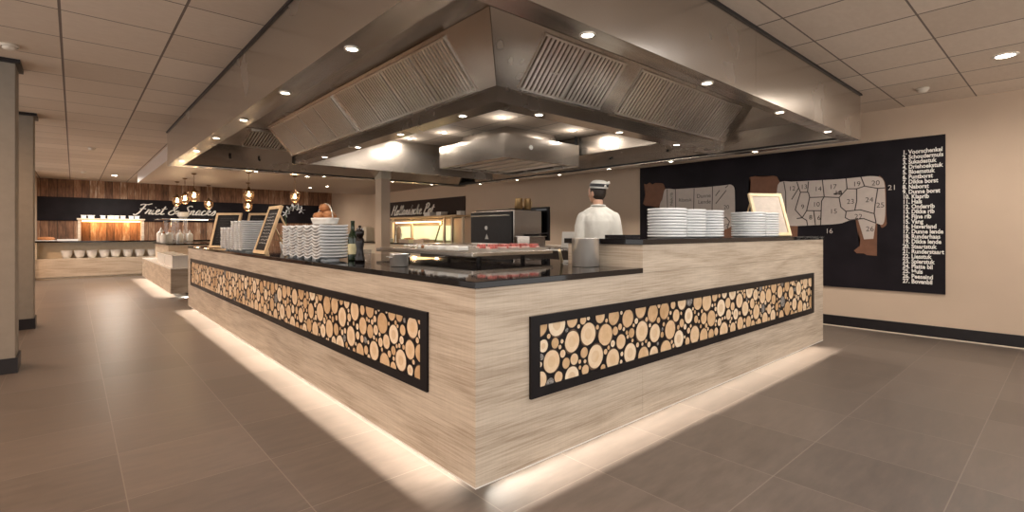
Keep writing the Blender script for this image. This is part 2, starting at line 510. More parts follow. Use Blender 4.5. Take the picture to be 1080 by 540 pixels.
# raised bar on the short side
RX0, RX1, RY1, RZ0, RZ1 = 2.608, CXE, 2.36, 1.12, 1.155
bar = thing('raised_bar', 'raised oak bar section with black top carrying round plates', 'bar counter', (RX0, CY, TZ0))
obj('front_panel', bx(RX0, 4.25 - SEAM, CY, CY + .022, TZ0 + SEAM, RZ0), M['oak'], bar, True)
obj('front_panel', bx(4.25, RX1, CY, CY + .022, TZ0 + SEAM, RZ0), M['oak'], bar, True)
obj('side_panel', bx(RX0, RX0 + .022, CY + .023, RY1, TZ0 + .0005, RZ0), M['oak'], bar, True)
obj('side_panel', bx(RX1 - .022, RX1, CY + .023, RY1, TZ0 + .0005, RZ0), M['oak'], bar, True)
obj('back_panel', bx(RX0 + .023, RX1 - .023, RY1 - .02, RY1, TZ0 + .0005, RZ0), M['oak'], bar, True)
obj('bar_top', bx(RX0 - .012, RX1 + .008, CY - .008, RY1 + .03, RZ0 + .0005, RZ1), M['stone'], bar, True, bevel=.003, label='black granite top')

# ------------------------------------------------------------------ extraction hood
HX0, HY0, HX1, HY1, HZ = 1.03, 1.515, 6.27, 8.81, 2.17
LIP = .165
ST, S2 = M['steel'], M['steel2']
hood = thing('extraction_hood', 'huge rectangular stainless steel extraction hood over the island kitchen', 'extraction hood', (HX0, HY0, HZ))
t = .012
for a, b in ((HY0, 4.76), (4.762, HY1)):
    obj('skirt_panel', bx(HX0, HX0 + t, a, b, HZ, CZ - .002), ST, hood, True)
for a, b in ((HX0 + t, 3.66), (3.662, HX1)):
    obj('skirt_panel', bx(a, b, HY0, HY0 + t, HZ, CZ - .002), ST, hood, True)
obj('skirt_panel', bx(HX1 - t, HX1, HY0 + t, HY1, HZ, CZ - .002), ST, hood, True)
obj('skirt_panel', bx(HX0 + t, HX1 - t, HY1 - t, HY1, HZ, CZ - .002), ST, hood, True)
LZ = HZ + .004
IX0, IY0, IX1, IY1 = HX0 + LIP, HY0 + LIP - .02, HX1 - LIP, HY1 - LIP
def lip(x0, x1, y0, y1): obj('lip', bx(x0, x1, y0, y1, HZ + .001, HZ + .012), ST, hood, True)
lip(HX0 + t, IX0, HY0 + t, HY1 - t); lip(IX1, HX1 - t, HY0 + t, HY1 - t)
lip(IX0, IX1, HY0 + t, IY0); lip(IX0, IX1, IY1, HY1 - t)
# upturned inner lip, coloured black for the shade in the slot
bm = B()
e = .006
box(bm, IX0, IX0 + e, IY0, IY1, HZ + .012, HZ + .05); box(bm, IX1 - e, IX1, IY0, IY1, HZ + .012, HZ + .05)
box(bm, IX0 + e, IX1 - e, IY0, IY0 + e, HZ + .012, HZ + .05); box(bm, IX0 + e, IX1 - e, IY1 - e, IY1, HZ + .012, HZ + .05)
obj('gap_shade_strip', bm, M['slot'], hood, True, label='black strip for the shaded gap along the inner lip')
TOPZ = CZ - .03
# ring of steel over the trough; open over the middle, where ceiling tiles show
TX0, TY0, TX1, TY1 = 1.98, 2.46, 5.84, 7.5       # upper edge of the sloped filter banks
BX0, BY0, BX1, BY1 = 2.31, 2.79, 5.84, 7.16      # lower band
BZ0, BZ1 = 2.155, 2.268
bm = B()
box(bm, HX0 + t, BX0 + .02, HY0 + t, HY1 - t, TOPZ, TOPZ + .01); box(bm, BX1 - .02, HX1 - t, HY0 + t, HY1 - t, TOPZ, TOPZ + .01)
box(bm, BX0 + .02, BX1 - .02, HY0 + t, BY0 + .02, TOPZ, TOPZ + .01); box(bm, BX0 + .02, BX1 - .02, BY1 - .02, HY1 - t, TOPZ, TOPZ + .01)
obj('trough_ceiling', bm, ST, hood, True)
# sloped faces
def quadslab(bm, a, b, c, d, th):
    a, b, c, d = map(Vector, (a, b, c, d))
    n = (b - a).cross(d - a).normalized() * th
    prism(bm, [a, b, c, d], n)
obj('slope_panel', (lambda bm: (quadslab(bm, (TX0, TY0, TOPZ), (TX0, TY1 - .2, TOPZ), (BX0, TY1 - .2, BZ1), (BX0, BY0, BZ1), .006), bm)[1])(B()), ST, hood, True)
obj('slope_panel', (lambda bm: (quadslab(bm, (TX0, TY0, TOPZ), (BX0, BY0, BZ1), (BX1, BY0, BZ1), (TX1, TY0, TOPZ), .006), bm)[1])(B()), ST, hood, True)
# lower band (box section) with a soffit that carries lamps, then inner walls to the ceiling
bw = .17
bm = B()
for (x0, x1, y0, y1) in ((BX0, BX0 + .01, BY0, BY1), (BX0 + .01, BX1, BY0, BY0 + .01)):
    box(bm, x0, x1, y0, y1, BZ0, BZ1)
obj('band', bm, ST, hood, True)
bm = B()
box(bm, BX0, BX0 + bw, BY0, BY1, BZ0 - .006, BZ0); box(bm, BX0 + bw, BX1, BY0, BY0 + bw, BZ0 - .006, BZ0)
obj('band_soffit', bm, ST, hood, True)
bm = B()
box(bm, BX0 + bw - .01, BX0 + bw, BY0 + bw, BY1, BZ0, CZ - .002); box(bm, BX0 + bw, BX1, BY0 + bw - .01, BY0 + bw, BZ0, CZ - .002)
obj('inner_wall', bm, ST, hood, True)
obj('inner_wall', bx(BX0 + bw, BX1 - .02, BY1 - .01, BY1, BZ0, CZ - .002), ST, hood, True)
obj('inner_wall', bx(BX1 - .02, BX1, BY0 + bw, BY1, BZ0 + .22, CZ - .002), ST, hood, True)
# end caps of the two filter arms
obj('end_cap', prism(B(), [(TX0, TY1 - .2, TOPZ), (BX0, TY1 - .2, BZ1), (BX0, TY1 - .2, BZ0), (BX0 + bw, TY1 - .2, BZ0), (BX0 + bw, TY1 - .2, TOPZ)], (0, .012, 0)), ST, hood, True)
obj('end_cap', prism(B(), [(BX1, TY0, TOPZ), (BX1, BY0, BZ1), (BX1, BY0, BZ0), (BX1, BY0 + bw, BZ0), (BX1, BY0 + bw, TOPZ)], (.012, 0, 0)), ST, hood, True)
# far troughs: knob panel then slope
def far_panel_y():
    bm = B()
    quadslab(bm, (IX0 + .01, IY1 - .03, HZ + .03), (IX1 - .01, IY1 - .03, HZ + .03), (IX1 - .01, 8.1, 2.465), (IX0 + .01, 8.1, 2.465), .006)
    obj('rear_panel', bm, ST, hood, True)
    bm = B()
    quadslab(bm, (IX0 + .01, 8.1, 2.467), (IX1 - .01, 8.1, 2.467), (IX1 - .01, 7.5, TOPZ), (IX0 + .01, 7.5, TOPZ), .006)
    obj('rear_panel', bm, ST, hood, True)
    bm = B()
    quadslab(bm, (IX1 - .03, IY0 + .01, HZ + .03), (IX1 - .03, 8.0, HZ + .03), (IX1 - .12, 8.0, 2.40), (IX1 - .12, IY0 + .01, 2.40), .006)
    obj('rear_panel', bm, ST, hood, True)
    bm = B()
    quadslab(bm, (IX1 - .12, IY0 + .01, 2.402), (IX1 - .12, 8.0, 2.402), (IX1 - .26, 8.0, TOPZ), (IX1 - .26, IY0 + .01, TOPZ), .006)
    obj('rear_panel', bm, ST, hood, True)
far_panel_y()
for xx in (1.75, 2.15, 2.75, 3.5, 4.9, 5.4):
    k = (8.35, 2.335)
    obj('nozzle', tube(B(), [(xx, k[0] + .02, k[1] + .01), (xx, k[0] - .03, k[1] - .03)], .016, 10), M['slot'], hood, True)
for yy in (3.1, 3.65, 4.6, 5.4):
    obj('nozzle', tube(B(), [(IX1 - .06, yy, 2.31), (IX1 - .10, yy, 2.29)], .016, 10), M['slot'], hood, True)
# ceiling trim along the top of the skirt
bm = B()
box(bm, HX0 - .014, HX0 - .0005, HY0 - .014, HY1, CZ - .02, CZ - .001); box(bm, HX0 - .0005, HX1 + .014, HY0 - .014, HY0 - .0005, CZ - .02, CZ - .001)
obj('ceiling_trim', bm, M['base'], hood, True, label='dark trim where the hood meets the ceiling')
# filters: frame, dark back and baffle bars
def grease_filter(p00, p10, p01, nb):
    """p00 top start, p10 top end, p01 bottom start; bars run from top to bottom"""
    p00, p10, p01 = map(Vector, (p00, p10, p01))
    u = p10 - p00; v = p01 - p00
    n = u.cross(v).normalized()
    if n.z > 0: n = -n
    W = u.length; un = u.normalized(); vn = v.normalized()
    def slab(bm, a0, a1, b0, b1, d0, d1):
        q = [p00 + un * a + vn * b + n * d0 for a, b in ((a0, b0), (a1, b0), (a1, b1), (a0, b1))]
        prism(bm, q, n * (d1 - d0))
    Lv = v.length
    o = obj('grease_filter', (lambda bm: (slab(bm, 0, W, 0, Lv, .001, .005), bm)[1])(B()), M['slot'], hood, True)
    bm = B()
    f = .014
    slab(bm, 0, W, 0, f, .005, .026); slab(bm, 0, W, Lv - f, Lv, .005, .026)
    slab(bm, 0, f * .4, f, Lv - f, .005, .018); slab(bm, W - f * .4, W, f, Lv - f, .005, .018)
    step = (W - .02) / nb
    for k in range(nb):
        a = .01 + step * (k + .25)
        slab(bm, a, a + step * .5, f, Lv - f, .020, .028)
    obj('baffle_grille', bm, S2, o, True)
    bm = B()
    c0 = p00 + un * (W * .5) + vn * (Lv * .55) + n * .026
    for s in (-1, 1):
        tube(bm, [c0 + un * (.035 * s), c0 + un * (.035 * s) + n * .02, c0 + n * .026], .004, 6)
    obj('pull', bm, S2, o, True)
sl = Vector((BX0 - TX0, 0, BZ1 - TOPZ))
sl2 = Vector((0, BY0 - TY0, BZ1 - TOPZ))
def left_filter(y0, y1):
    a = Vector((TX0, y0, TOPZ)) + sl * .07; b = Vector((TX0, y1, TOPZ)) + sl * .07; c = Vector((TX0, y0, TOPZ)) + sl * .96
    grease_filter(a, b, c, round((y1 - y0) / .047))
def right_filter(x0, x1):
    a = Vector((x0, TY0, TOPZ)) + sl2 * .07; b = Vector((x1, TY0, TOPZ)) + sl2 * .07; c = Vector((x0, TY0, TOPZ)) + sl2 * .96
    grease_filter(a, b, c, round((x1 - x0) / .047))
for k in range(4): left_filter(3.0 + .5 * k + .003, 3.5 + .5 * k - .003)
for k in range(4): left_filter(5.09 + .52 * k + .003, 5.61 + .52 * k - .003)
for k in range(2): right_filter(2.5 + .48 * k + .003, 2.98 + .48 * k - .003)
for k in range(4): right_filter(3.68 + .49 * k + .003, 4.17 + .49 * k - .003)
for k in range(2):
    x0 = 1.85 + .5 * k
    a = Vector((x0, 7.55, TOPZ - .012)); b = Vector((x0 + .49, 7.55, TOPZ - .012)); c = Vector((x0, 8.07, 2.474))
    grease_filter(a, b, c, 12)
# lamps
LAMPC = (1.0, .90, .79)
def spot(x, y, z, w, ang=120, rad=.03, c=LAMPC):
    l = bpy.data.lights.new('spot', 'SPOT'); l.energy = w; l.color = c; l.spot_size = R(ang); l.spot_blend = .7; l.shadow_soft_size = rad
    o = link(bpy.data.objects.new('lamp_light', l)); o.location = (x, y, z); return o
def point(x, y, z, w, rad=.04, c=LAMPC):
    l = bpy.data.lights.new('point', 'POINT'); l.energy = w; l.color = c; l.shadow_soft_size = rad
    o = link(bpy.data.objects.new('bulb_or_fill_light', l)); o.location = (x, y, z); return o
def hood_lamp(x, y, z, w):
    o = obj('downlight', lathe(B(), [(.028, .002), (.030, -.006), (.040, -.006), (.042, 0), (.042, .003)], 20, (x, y, z)), M['steel2'], hood, True, smooth=True)
    obj('lens', lathe(B(), [(0, -.003), (.0285, -.003), (.0285, .001)], 20, (x, y, z)), M['lens'], o, True)
    spot(x, y, z - .012, w)
PW = 19
for y in (2.54, 3.65, 4.78, 5.88, 6.98, 8.07): hood_lamp(1.108, y, HZ + .001, PW)
for x in (1.9, 3.1, 4.3, 5.48): hood_lamp(x, 1.592, HZ + .001, PW)
for y in (2.57, 3.7, 4.76, 5.8, 6.88, 8.0): hood_lamp(6.19, y, HZ + .001, 40)
for x in (2.2, 3.3, 4.62, 5.5): hood_lamp(x, 8.73, HZ + .001, 32)
for y in (3.32, 4.35, 5.32, 6.3): hood_lamp(2.39, y, BZ0 - .006, PW)
for x in (2.83, 3.9, 4.93): hood_lamp(x, 2.88, BZ0 - .006, PW)

# box hanging inside the hood ring
hb = thing('exhaust_box', 'square stainless exhaust box hanging inside the hood ring', 'exhaust box', (4.24, 4.96, 2.18))
bm = B(); X0, X1, Y0, Y1, Z0, Z1 = 4.24, 5.72, 4.96, 6.5, 2.18, 2.5
for q in ((X0, X0 + .01, Y0, Y1), (X1 - .01, X1, Y0, Y1), (X0 + .01, X1 - .01, Y0, Y0 + .01), (X0 + .01, X1 - .01, Y1 - .01, Y1)): box(bm, *q, Z0, Z1)
obj('casing', bm, ST, hb, True)
obj('top_plate', bx(X0 + .01, X1 - .01, Y0 + .01, Y1 - .01, Z1 - .012, Z1 - .001), ST, hb, True)
obj('neck', bx(X0 + .25, X1 - .25, Y0 + .25, Y1 - .25, Z1, CZ - .002), ST, hb, True)
bm = B()
for k in range(5): box(bm, X0 + .1 + .26 * k, X0 + .28 + .26 * k, Y0 + .05, Y1 - .05, Z0 + .03, Z0 + .05)
obj('baffle_grille', bm, S2, hb, True)
obj('inner_lip', (lambda bm: [box(bm, X0 + .01, X1 - .01, Y0 + .01, Y0 + .05, Z0 + .001, Z0 + .01), box(bm, X0 + .01, X0 + .05, Y0 + .05, Y1 - .05, Z0 + .001, Z0 + .01)][0])(B()), ST, hb, True)
pg = on_y(560, 155.6, Y0)
bm = lathe(B(), [(0, .012), (.03, .010), (.034, .0)], 18)
bmesh.ops.rotate(bm, verts=bm.verts, matrix=Matrix.Rotation(PI / 2, 3, 'X'))
bmesh.ops.translate(bm, verts=bm.verts, vec=(pg.x, Y0, pg.z))
obj('round_gauge', bm, M['dialwhite'], hb, True)
bm = B()
for k in range(3): tube(bm, [(X1 + .03 + .03 * k, Y0 + .1, 2.2), (X1 + .03 + .02 * k, Y0 + .1, CZ - .01)], .01, 8)
obj('cable_run', bm, M['slot'], hb, True)

# ceiling lights in the tile ceiling
def clight(x, y, z, w, label, rad=.075, grp=None, src=True):
    o = thing('ceiling_light', label, 'light', (x, y, z), 0, grp)
    obj('frame', lathe(B(), [(rad * .8, -.001), (rad * .82, -.008), (rad, -.008), (rad * 1.08, -.001)], 28), M['whiteplastic'], o, smooth=True)
    obj('diffuser', lathe(B(), [(0, -.005), (rad * .81, -.005), (rad * .81, -.001)], 28), M['lens'], o)
    if src: spot(x, y, z - .02, w, 178, .06)
    return o
CW = 70
clight(5.80, .39, CZ, CW, 'round bright downlight in the tile ceiling by the beige wall')
clight(.80, 16.5, CZ, 260, 'round downlight in the tile ceiling before the plank wall')
clight(3.3, 16.9, CZ, CW, 'unseen downlight added to brighten the plank wall, before the script sign')  # this lamp and the next are added unseen to brighten the planks
clight(5.6, 16.9, CZ, CW, 'unseen downlight added to brighten the plank wall, in the wall corner')
for p, lb in (((4.12, 4.86), 'small spotlight in the ceiling tiles in front of the hanging exhaust box corner'), ((5.40, 4.80), 'small spotlight in the ceiling tiles before the right end of the exhaust box'),
          ((4.10, 6.17), 'small spotlight in the ceiling tiles beside the left side of the exhaust box'), ((3.95, 6.9), 'small spotlight in the ceiling tiles behind the exhaust box')):
    clight(p[0], p[1], CZ, 30, lb, .045); point(p[0], p[1], CZ - .12, 1.6, .03)  # point light added as fill to brighten the tiles around each spotlight
for px, py, lb in ((324, 186, 'small downlight in the lowered ceiling near the wall corner'), (327, 198, 'small downlight deepest in the lowered ceiling'), (345, 196.5, 'tiny downlight beside the deepest one in the lowered ceiling')):
    q = on_z(px, py, SZ); clight(q.x, min(q.y, 15.2), SZ, 22, lb, .05)
# lamps added out of view above the aisle and dining side for light
for (x, y) in ((-1.6, 1.5), (-1.6, 4.3), (-1.6, 7.4), (-1.6, 10.8), (-1.6, 14.0), (-.3, -1.6), (2.2, -1.6), (4.9, -1.6), (1.0, .39), (3.4, .39)):
    spot(x, y, CZ - .03, (190 if y > 10 else 110) if x < -1 else 38 if y < 0 else 22, 178, .06, (1, .62, .36) if x < -1 else (.98, .97, .96))
    o = thing('ceiling_light', 'unseen round downlight added over the dining side to light the room', 'light', (x, y, CZ), 0, 'lamps added over the dining side')
    obj('frame', lathe(B(), [(.06, -.001), (.062, -.008), (.075, -.008), (.081, -.001)], 20), M['whiteplastic'], o)

# detectors
def detector(px, py, label, r=.055):
    q = on_z(px, py, CZ)
    o = thing('smoke_detector', label, 'detector', (q.x, q.y, CZ))
    obj('base', lathe(B(), [(0, -.0005), (r, -.0005), (r, -.016), (r * .9, -.02)], 24), M['detector'], o, smooth=True)
    obj('sensor_head', lathe(B(), [(r * .8, -.02), (r * .75, -.035), (r * .4, -.045), (0, -.046)], 24), M['detector'], o, smooth=True)
detector(10, 47, 'round smoke detector on the ceiling tiles above the nearer pillar')
detector(973, 93, 'round smoke detector on the ceiling tiles beside the hood end')
detector(97, 156, 'small round detector in the aisle ceiling, nearer of two')
detector(88, 181, 'small round detector in the aisle ceiling, close to the plank wall')

# island base light and lamps for it
def strip(x0, y0, x1, y1, z, d, w):
    l = bpy.data.lights.new('strip', 'AREA'); l.shape = 'RECTANGLE'
    L = math.hypot(x1 - x0, y1 - y0); l.size = L; l.size_y = .012; l.spread = R(75); l.energy = w; l.color = (1.0, .91, .78)
    o = link(bpy.data.objects.new('strip_light', l)); o.location = ((x0 + x1) / 2, (y0 + y1) / 2, z)
    zax = -Vector((d[0], d[1], d[2])).normalized(); xax = Vector((x1 - x0, y1 - y0, 0)).normalized(); yax = zax.cross(xax)
    o.matrix_world = Matrix.Translation(o.location) @ Matrix((xax, yax, zax)).transposed().to_4x4()
strip(CX + .2, CY + .2, CX + .2, CYE - .06, .12, (-.36, 0, -.12), 46)
strip(CX + .2, CY + .2, CXE - .06, CY + .2, .12, (0, -.36, -.12), 19)

# ------------------------------------------------------------------ text and drawn letters
def text_bm(s, size, offset=0.0, align='LEFT', shear=0, ext=0.0):
    cu = bpy.data.curves.new('t', 'FONT'); cu.body = s; cu.size = size; cu.offset = offset; cu.align_x = align; cu.shear = shear; cu.extrude = ext
    cu.resolution_u = 3
    o = bpy.data.objects.new('t', cu); link(o)
    dg = bpy.context.evaluated_depsgraph_get(); dg.update()
    me = bpy.data.meshes.new_from_object(o.evaluated_get(dg))
    bm = B(); bm.from_mesh(me)
    bpy.data.objects.remove(o); bpy.data.curves.remove(cu); bpy.data.meshes.remove(me)
    return bm
def merge(dst, src, mat):
    me = bpy.data.meshes.new('tmp'); src.transform(mat); src.to_mesh(me); src.free(); dst.from_mesh(me); bpy.data.meshes.remove(me)
def wall_frame_x(x, y, z):    # text facing -x: runs towards -y
    return Matrix(((0, 0, -1, x), (-1, 0, 0, y), (0, 1, 0, z), (0, 0, 0, 1)))
def wall_frame_y(x, y, z):    # text facing -y: runs towards +x
    return Matrix(((1, 0, 0, x), (0, 0, -1, y), (0, 1, 0, z), (0, 0, 0, 1)))
# brush-script letters as strokes (unit x-height)
GL = {
 'F': (1.35, [[(.25, 1.75), (.6, 1.95), (1.2, 1.9), (1.75, 2.1)], [(.95, 1.9), (.75, 1.1), (.45, .2), (.1, -.15), (-.15, .05)], [(.4, 1.0), (.8, 1.1), (1.2, 1.05)]]),
 'r': (.75, [[(.0, .1), (.2, .7), (.22, .95), (.3, .8), (.5, .85), (.6, .75), (.5, .35), (.55, .05), (.78, .15)]]),
 'i': (.5, [[(.0, .2), (.2, .85), (.12, .3), (.25, .02), (.5, .2)], [(.28, 1.3), (.34, 1.36)]]),
 'e': (.7, [[(.0, .35), (.35, .55), (.45, .85), (.25, .95), (.08, .55), (.2, .05), (.5, .05), (.72, .25)]]),
 't': (.6, [[(.35, 1.6), (.2, .8), (.12, .2), (.28, 0), (.6, .2)], [(-.05, 1.05), (.3, 1.1), (.7, 1.15)]]),
 '&': (1.4, [[(1.2, .1), (.7, .8), (.45, 1.35), (.65, 1.7), (.9, 1.5), (.6, 1.0), (.1, .6), (.05, .2), (.4, -.05), (.8, .2), (1.05, .75), (1.4, .7)]]),
 'S': (1.1, [[(1.1, 1.6), (.85, 1.85), (.45, 1.6), (.55, 1.2), (.85, .7), (.7, .15), (.3, -.05), (-.05, .25)]]),
 'n': (.85, [[(.05, .9), (.12, .4), (.05, .02)], [(.1, .5), (.35, .9), (.5, .8), (.45, .3), (.55, .02), (.85, .2)]]),
 'a': (.8, [[(.55, .8), (.3, .95), (.05, .5), (.1, .05), (.35, .15), (.6, .85), (.5, .25), (.6, .02), (.82, .2)]]),
 'c': (.65, [[(.5, .75), (.3, .95), (.05, .5), (.15, .05), (.4, .05), (.68, .25)]]),
 'k': (.85, [[(.45, 1.8), (.2, .9), (.03, .02)], [(.1, .5), (.5, .9), (.55, .7), (.25, .5), (.5, .05), (.85, .2)]]),
 's': (.65, [[(.0, .2), (.35, .95), (.5, .5), (.35, .02), (.05, .05)]]),
 'H': (1.5, [[(.5, 1.9), (.3, 1.0), (.05, -.05)], [(1.3, 1.95), (1.05, 1.0), (.95, .1), (1.2, -.02), (1.5, .2)], [(.2, .9), (.7, 1.0), (1.15, 1.0)]]),
 'o': (.75, [[(.4, .95), (.1, .7), (.05, .2), (.3, .0), (.55, .4), (.45, .9), (.75, .8)]]),
 'l': (.5, [[(.0, .3), (.35, 1.4), (.35, 1.8), (.2, 1.4), (.1, .3), (.25, .02), (.5, .2)]]),
 'd': (.85, [[(.5, .8), (.25, .95), (.05, .4), (.2, .02), (.5, .5), (.75, 1.8), (.55, .4), (.62, .02), (.88, .2)]]),
 'h': (.85, [[(.0, .3), (.35, 1.4), (.35, 1.8), (.2, 1.3), (.05, .02)], [(.1, .5), (.38, .92), (.5, .7), (.45, .2), (.55, .02), (.85, .2)]]),
 'P': (1.1, [[(.5, 1.8), (.3, 1.0), (.05, -.05)], [(.2, 1.6), (.7, 1.95), (1.05, 1.6), (.8, 1.1), (.35, .95)]]),
 ' ': (.5, []),
}
def script_word(s, xh, thick=.11, slant=.32, depth=.012, gap=.02):
    bm = B(); x = 0
    for ch in s:
        w, strokes = GL[ch]
        for st in strokes:
            pts = [Vector((x + p[0] + slant * p[1], p[1], 0)) for p in st]
            sm = []
            for i in range(len(pts) - 1):
                p0 = pts[max(i - 1, 0)]; p1 = pts[i]; p2 = pts[i + 1]; p3 = pts[min(i + 2, len(pts) - 1)]
                for k in range(5):
                    q = k / 5
                    sm.append(.5 * ((2 * p1) + (p2 - p0) * q + (2 * p0 - 5 * p1 + 4 * p2 - p3) * q * q + (3 * p1 - p0 - 3 * p2 + p3) * q ** 3))
            sm.append(pts[-1])
            L, Rr = [], []
            for i, p in enumerate(sm):
                d = (sm[min(i + 1, len(sm) - 1)] - sm[max(i - 1, 0)]).normalized()
                nn = Vector((-d.y, d.x, 0))
                wgt = thick * (.65 + .5 * abs(d.y)) * (1 if 0 < i < len(sm) - 1 else .6)
                L.append(p + nn * wgt); Rr.append(p - nn * wgt)
            zz = depth / xh
            va = [[bm.verts.new(q) for q in L], [bm.verts.new(q) for q in Rr], [bm.verts.new(q + Vector((0, 0, zz))) for q in L], [bm.verts.new(q + Vector((0, 0, zz))) for q in Rr]]
            for i in range(len(sm) - 1):
                for a, b in ((2, 3), (0, 2), (3, 1)):
                    bm.faces.new((va[a][i], va[b][i], va[b][i + 1], va[a][i + 1]))
        x += w + gap
    bm.transform(Matrix.Scale(xh, 4))
    return bm, x * xh

# ------------------------------------------------------------------ butcher chart on the right wall
MX = WX - .022
mp0 = on_x(675, 200, MX); mp1 = on_x(997, 200, MX)
MZ0, MZ1 = .50, 2.29
chart = thing('butcher_chart_sign', 'large black butcher chart with two cattle diagrams and numbered list', 'wall chart', (MX, (mp0.y + mp1.y) / 2, MZ0))
obj('board', bx(MX, WX - .001, mp1.y, mp0.y, MZ0, MZ1), M['board'], chart, True)
def flat_x(pts_px, d, th=.002, conv=None):
    bm = B()
    pts = [on_x(p[0], p[1], MX - d) for p in pts_px]
    prism(bm, pts, (-th, 0, 0)); bmesh.ops.triangulate(bm, faces=bm.faces)
    return bm
cA = lambda x, y: (785 + x / 5.4, 175 + y / 5.4)
cB = lambda x, y: (670 + x / 7.2, 180 + y / 7.2)
def smooth_closed(pts, n=3):
    out = []
    L = len(pts)
    for i in range(L):
        p0, p1, p2, p3 = (Vector((*pts[(i + k) % L], 0)) for k in (-1, 0, 1, 2))
        for k in range(n):
            q = k / n
            v = .5 * ((2 * p1) + (p2 - p0) * q + (2 * p0 - 5 * p1 + 4 * p2 - p3) * q * q + (3 * p1 - p0 - 3 * p2 + p3) * q ** 3)
            out.append((v.x, v.y))
    return out
def lines_x(lines, conv, d, w):
    bm = B()
    for ln in lines:
        pts = [on_x(*conv(*p), MX - d) for p in ln]
        for a, b in zip(pts, pts[1:]):
            dv = (b - a); 
            nn = Vector((0, -dv.z, dv.y)).normalized() * w
            e = dv.normalized() * w * .5
            bm.faces.new([bm.verts.new(q) for q in (a - e + nn, b + e + nn, b + e - nn, a - e - nn)])
    return bm
# larger animal
brown = [(205, 95), (185, 60), (165, 55), (110, 65), (60, 58), (28, 65), (45, 100), (22, 180), (40, 200), (110, 190), (150, 230), (170, 260), (205, 300)]
body = [(203, 92), (300, 92), (380, 88), (480, 80), (580, 72), (660, 64), (720, 58), (775, 65), (797, 95), (802, 160), (803, 230), (800, 300), (785, 335), (745, 322), (690, 306), (600, 310), (560, 325), (500, 333), (440, 335), (300, 342), (240, 335), (200, 300), (180, 235), (185, 160)]
obj('head_shape', flat_x([cA(*p) for p in brown], .001), M['bullbrown'], chart, True)
obj('hind_leg_shape', flat_x([cA(*p) for p in [(635, 308), (665, 395), (657, 455), (625, 482), (640, 497), (680, 498), (700, 508), (755, 512), (757, 330), (745, 315)]], .001), M['bullbrown'], chart, True)
obj('foreleg_shape', flat_x([cA(*p) for p in [(225, 330), (245, 420), (235, 470), (215, 500), (230, 512), (300, 515), (305, 335)]], .001), M['bullbrown'], chart, True)
obj('rump_shape', flat_x([cA(*p) for p in smooth_closed([(760, 62), (800, 90), (808, 200), (806, 300), (812, 325), (800, 345), (775, 340), (770, 200)])], .001), M['bullbrown'], chart, True)
obj('body_shape', flat_x(smooth_closed([cA(*p) for p in body]), .0035), M['bull'], chart, True)
obj('shank_shape', flat_x([cA(*p) for p in [(648, 305), (682, 418), (735, 415), (748, 325), (700, 300)]], .0045), M['bull'], chart, True)
cuts = [[(225, 92), (235, 150), (240, 340)], [(300, 92), (310, 125), (270, 190)], [(310, 125), (320, 150), (360, 150), (365, 90)], [(365, 150), (372, 180), (355, 255), (330, 295), (300, 300)],
        [(320, 150), (290, 250)], [(445, 82), (455, 175), (440, 200), (435, 335)], [(370, 180), (455, 177)], [(455, 177), (540, 180), (585, 130), (580, 72)], [(355, 255), (438, 255)], [(395, 255), (405, 335)],
        [(540, 180), (550, 235), (580, 260), (575, 295), (600, 308)], [(585, 130), (640, 130), (640, 200), (630, 250)], [(665, 64), (685, 115), (760, 128), (800, 125)], [(640, 130), (685, 115)], [(760, 128), (745, 220), (740, 270), (750, 322)],
        [(580, 258), (660, 250), (740, 272)], [(600, 308), (680, 300), (748, 325)], [(330, 295), (355, 310), (360, 338)], [(510, 160), (550, 145), (555, 158), (515, 162), (510, 160)], [(290, 250), (330, 295)]]
obj('cut_outline', lines_x(cuts, cA, .0068, .006), M['ink'], chart, True)
bm = B()
def num_at(nm, m, s, p, sz=.085):
    q = on_x(*p, MX - .0072)
    bm = text_bm(s, sz, .0, 'CENTER'); bm.transform(wall_frame_x(q.x, q.y, q.z - sz * .35))
    obj(nm, bm, m, chart, True)
for s, x, y in (('12', 272, 128), ('13', 340, 118), ('14', 420, 130), ('17', 505, 118), ('19', 640, 102), ('20', 748, 96), ('10', 410, 218), ('9', 332, 232), ('15', 508, 258), ('23', 605, 202), ('24', 712, 192), ('25', 775, 222), ('22', 650, 287), ('26', 715, 358), ('8', 378, 292), ('6', 425, 295), ('18', 535, 152)):
    num_at('cut_number', M['ink'], s, cA(x, y))
for s, x, y in (('21', 842, 122), ('16', 483, 370)): num_at('side_number', M['letterdim'], s, cA(x, y))
# smaller animal, half hidden behind the plates
brownB = [(228, 135), (215, 100), (200, 95), (175, 105), (150, 93), (130, 105), (110, 90), (85, 105), (68, 100), (80, 150), (75, 200), (60, 250), (80, 268), (120, 260), (160, 280), (190, 275)]
bodyB = [(230, 138), (330, 145), (450, 135), (590, 120), (690, 110), (725, 106), (752, 130), (757, 200), (757, 330), (745, 400), (700, 440), (620, 450), (400, 465), (260, 470), (200, 400), (185, 270), (215, 200)]
obj('head_shape', flat_x([cB(*p) for p in brownB], .001), M['bullbrown'], chart, True)
obj('hind_leg_shape', flat_x([cB(*p) for p in [(640, 430), (660, 520), (650, 600), (745, 605), (748, 395)]], .001), M['bullbrown'], chart, True)
obj('foreleg_shape', flat_x([cB(*p) for p in [(230, 450), (250, 540), (240, 610), (320, 612), (320, 450)]], .001), M['bullbrown'], chart, True)
obj('body_shape', flat_x(smooth_closed([cB(*p) for p in bodyB]), .0035), M['bull'], chart, True)
cutsB = [[(242, 142), (245, 300), (230, 460)], [(305, 143), (310, 465)], [(447, 136), (440, 460)], [(587, 121), (580, 450)], [(612, 250), (690, 150)], [(685, 130), (705, 112)], [(610, 190), (640, 150)], [(650, 490), (645, 400), (655, 365), (690, 355), (715, 385), (700, 440)]]
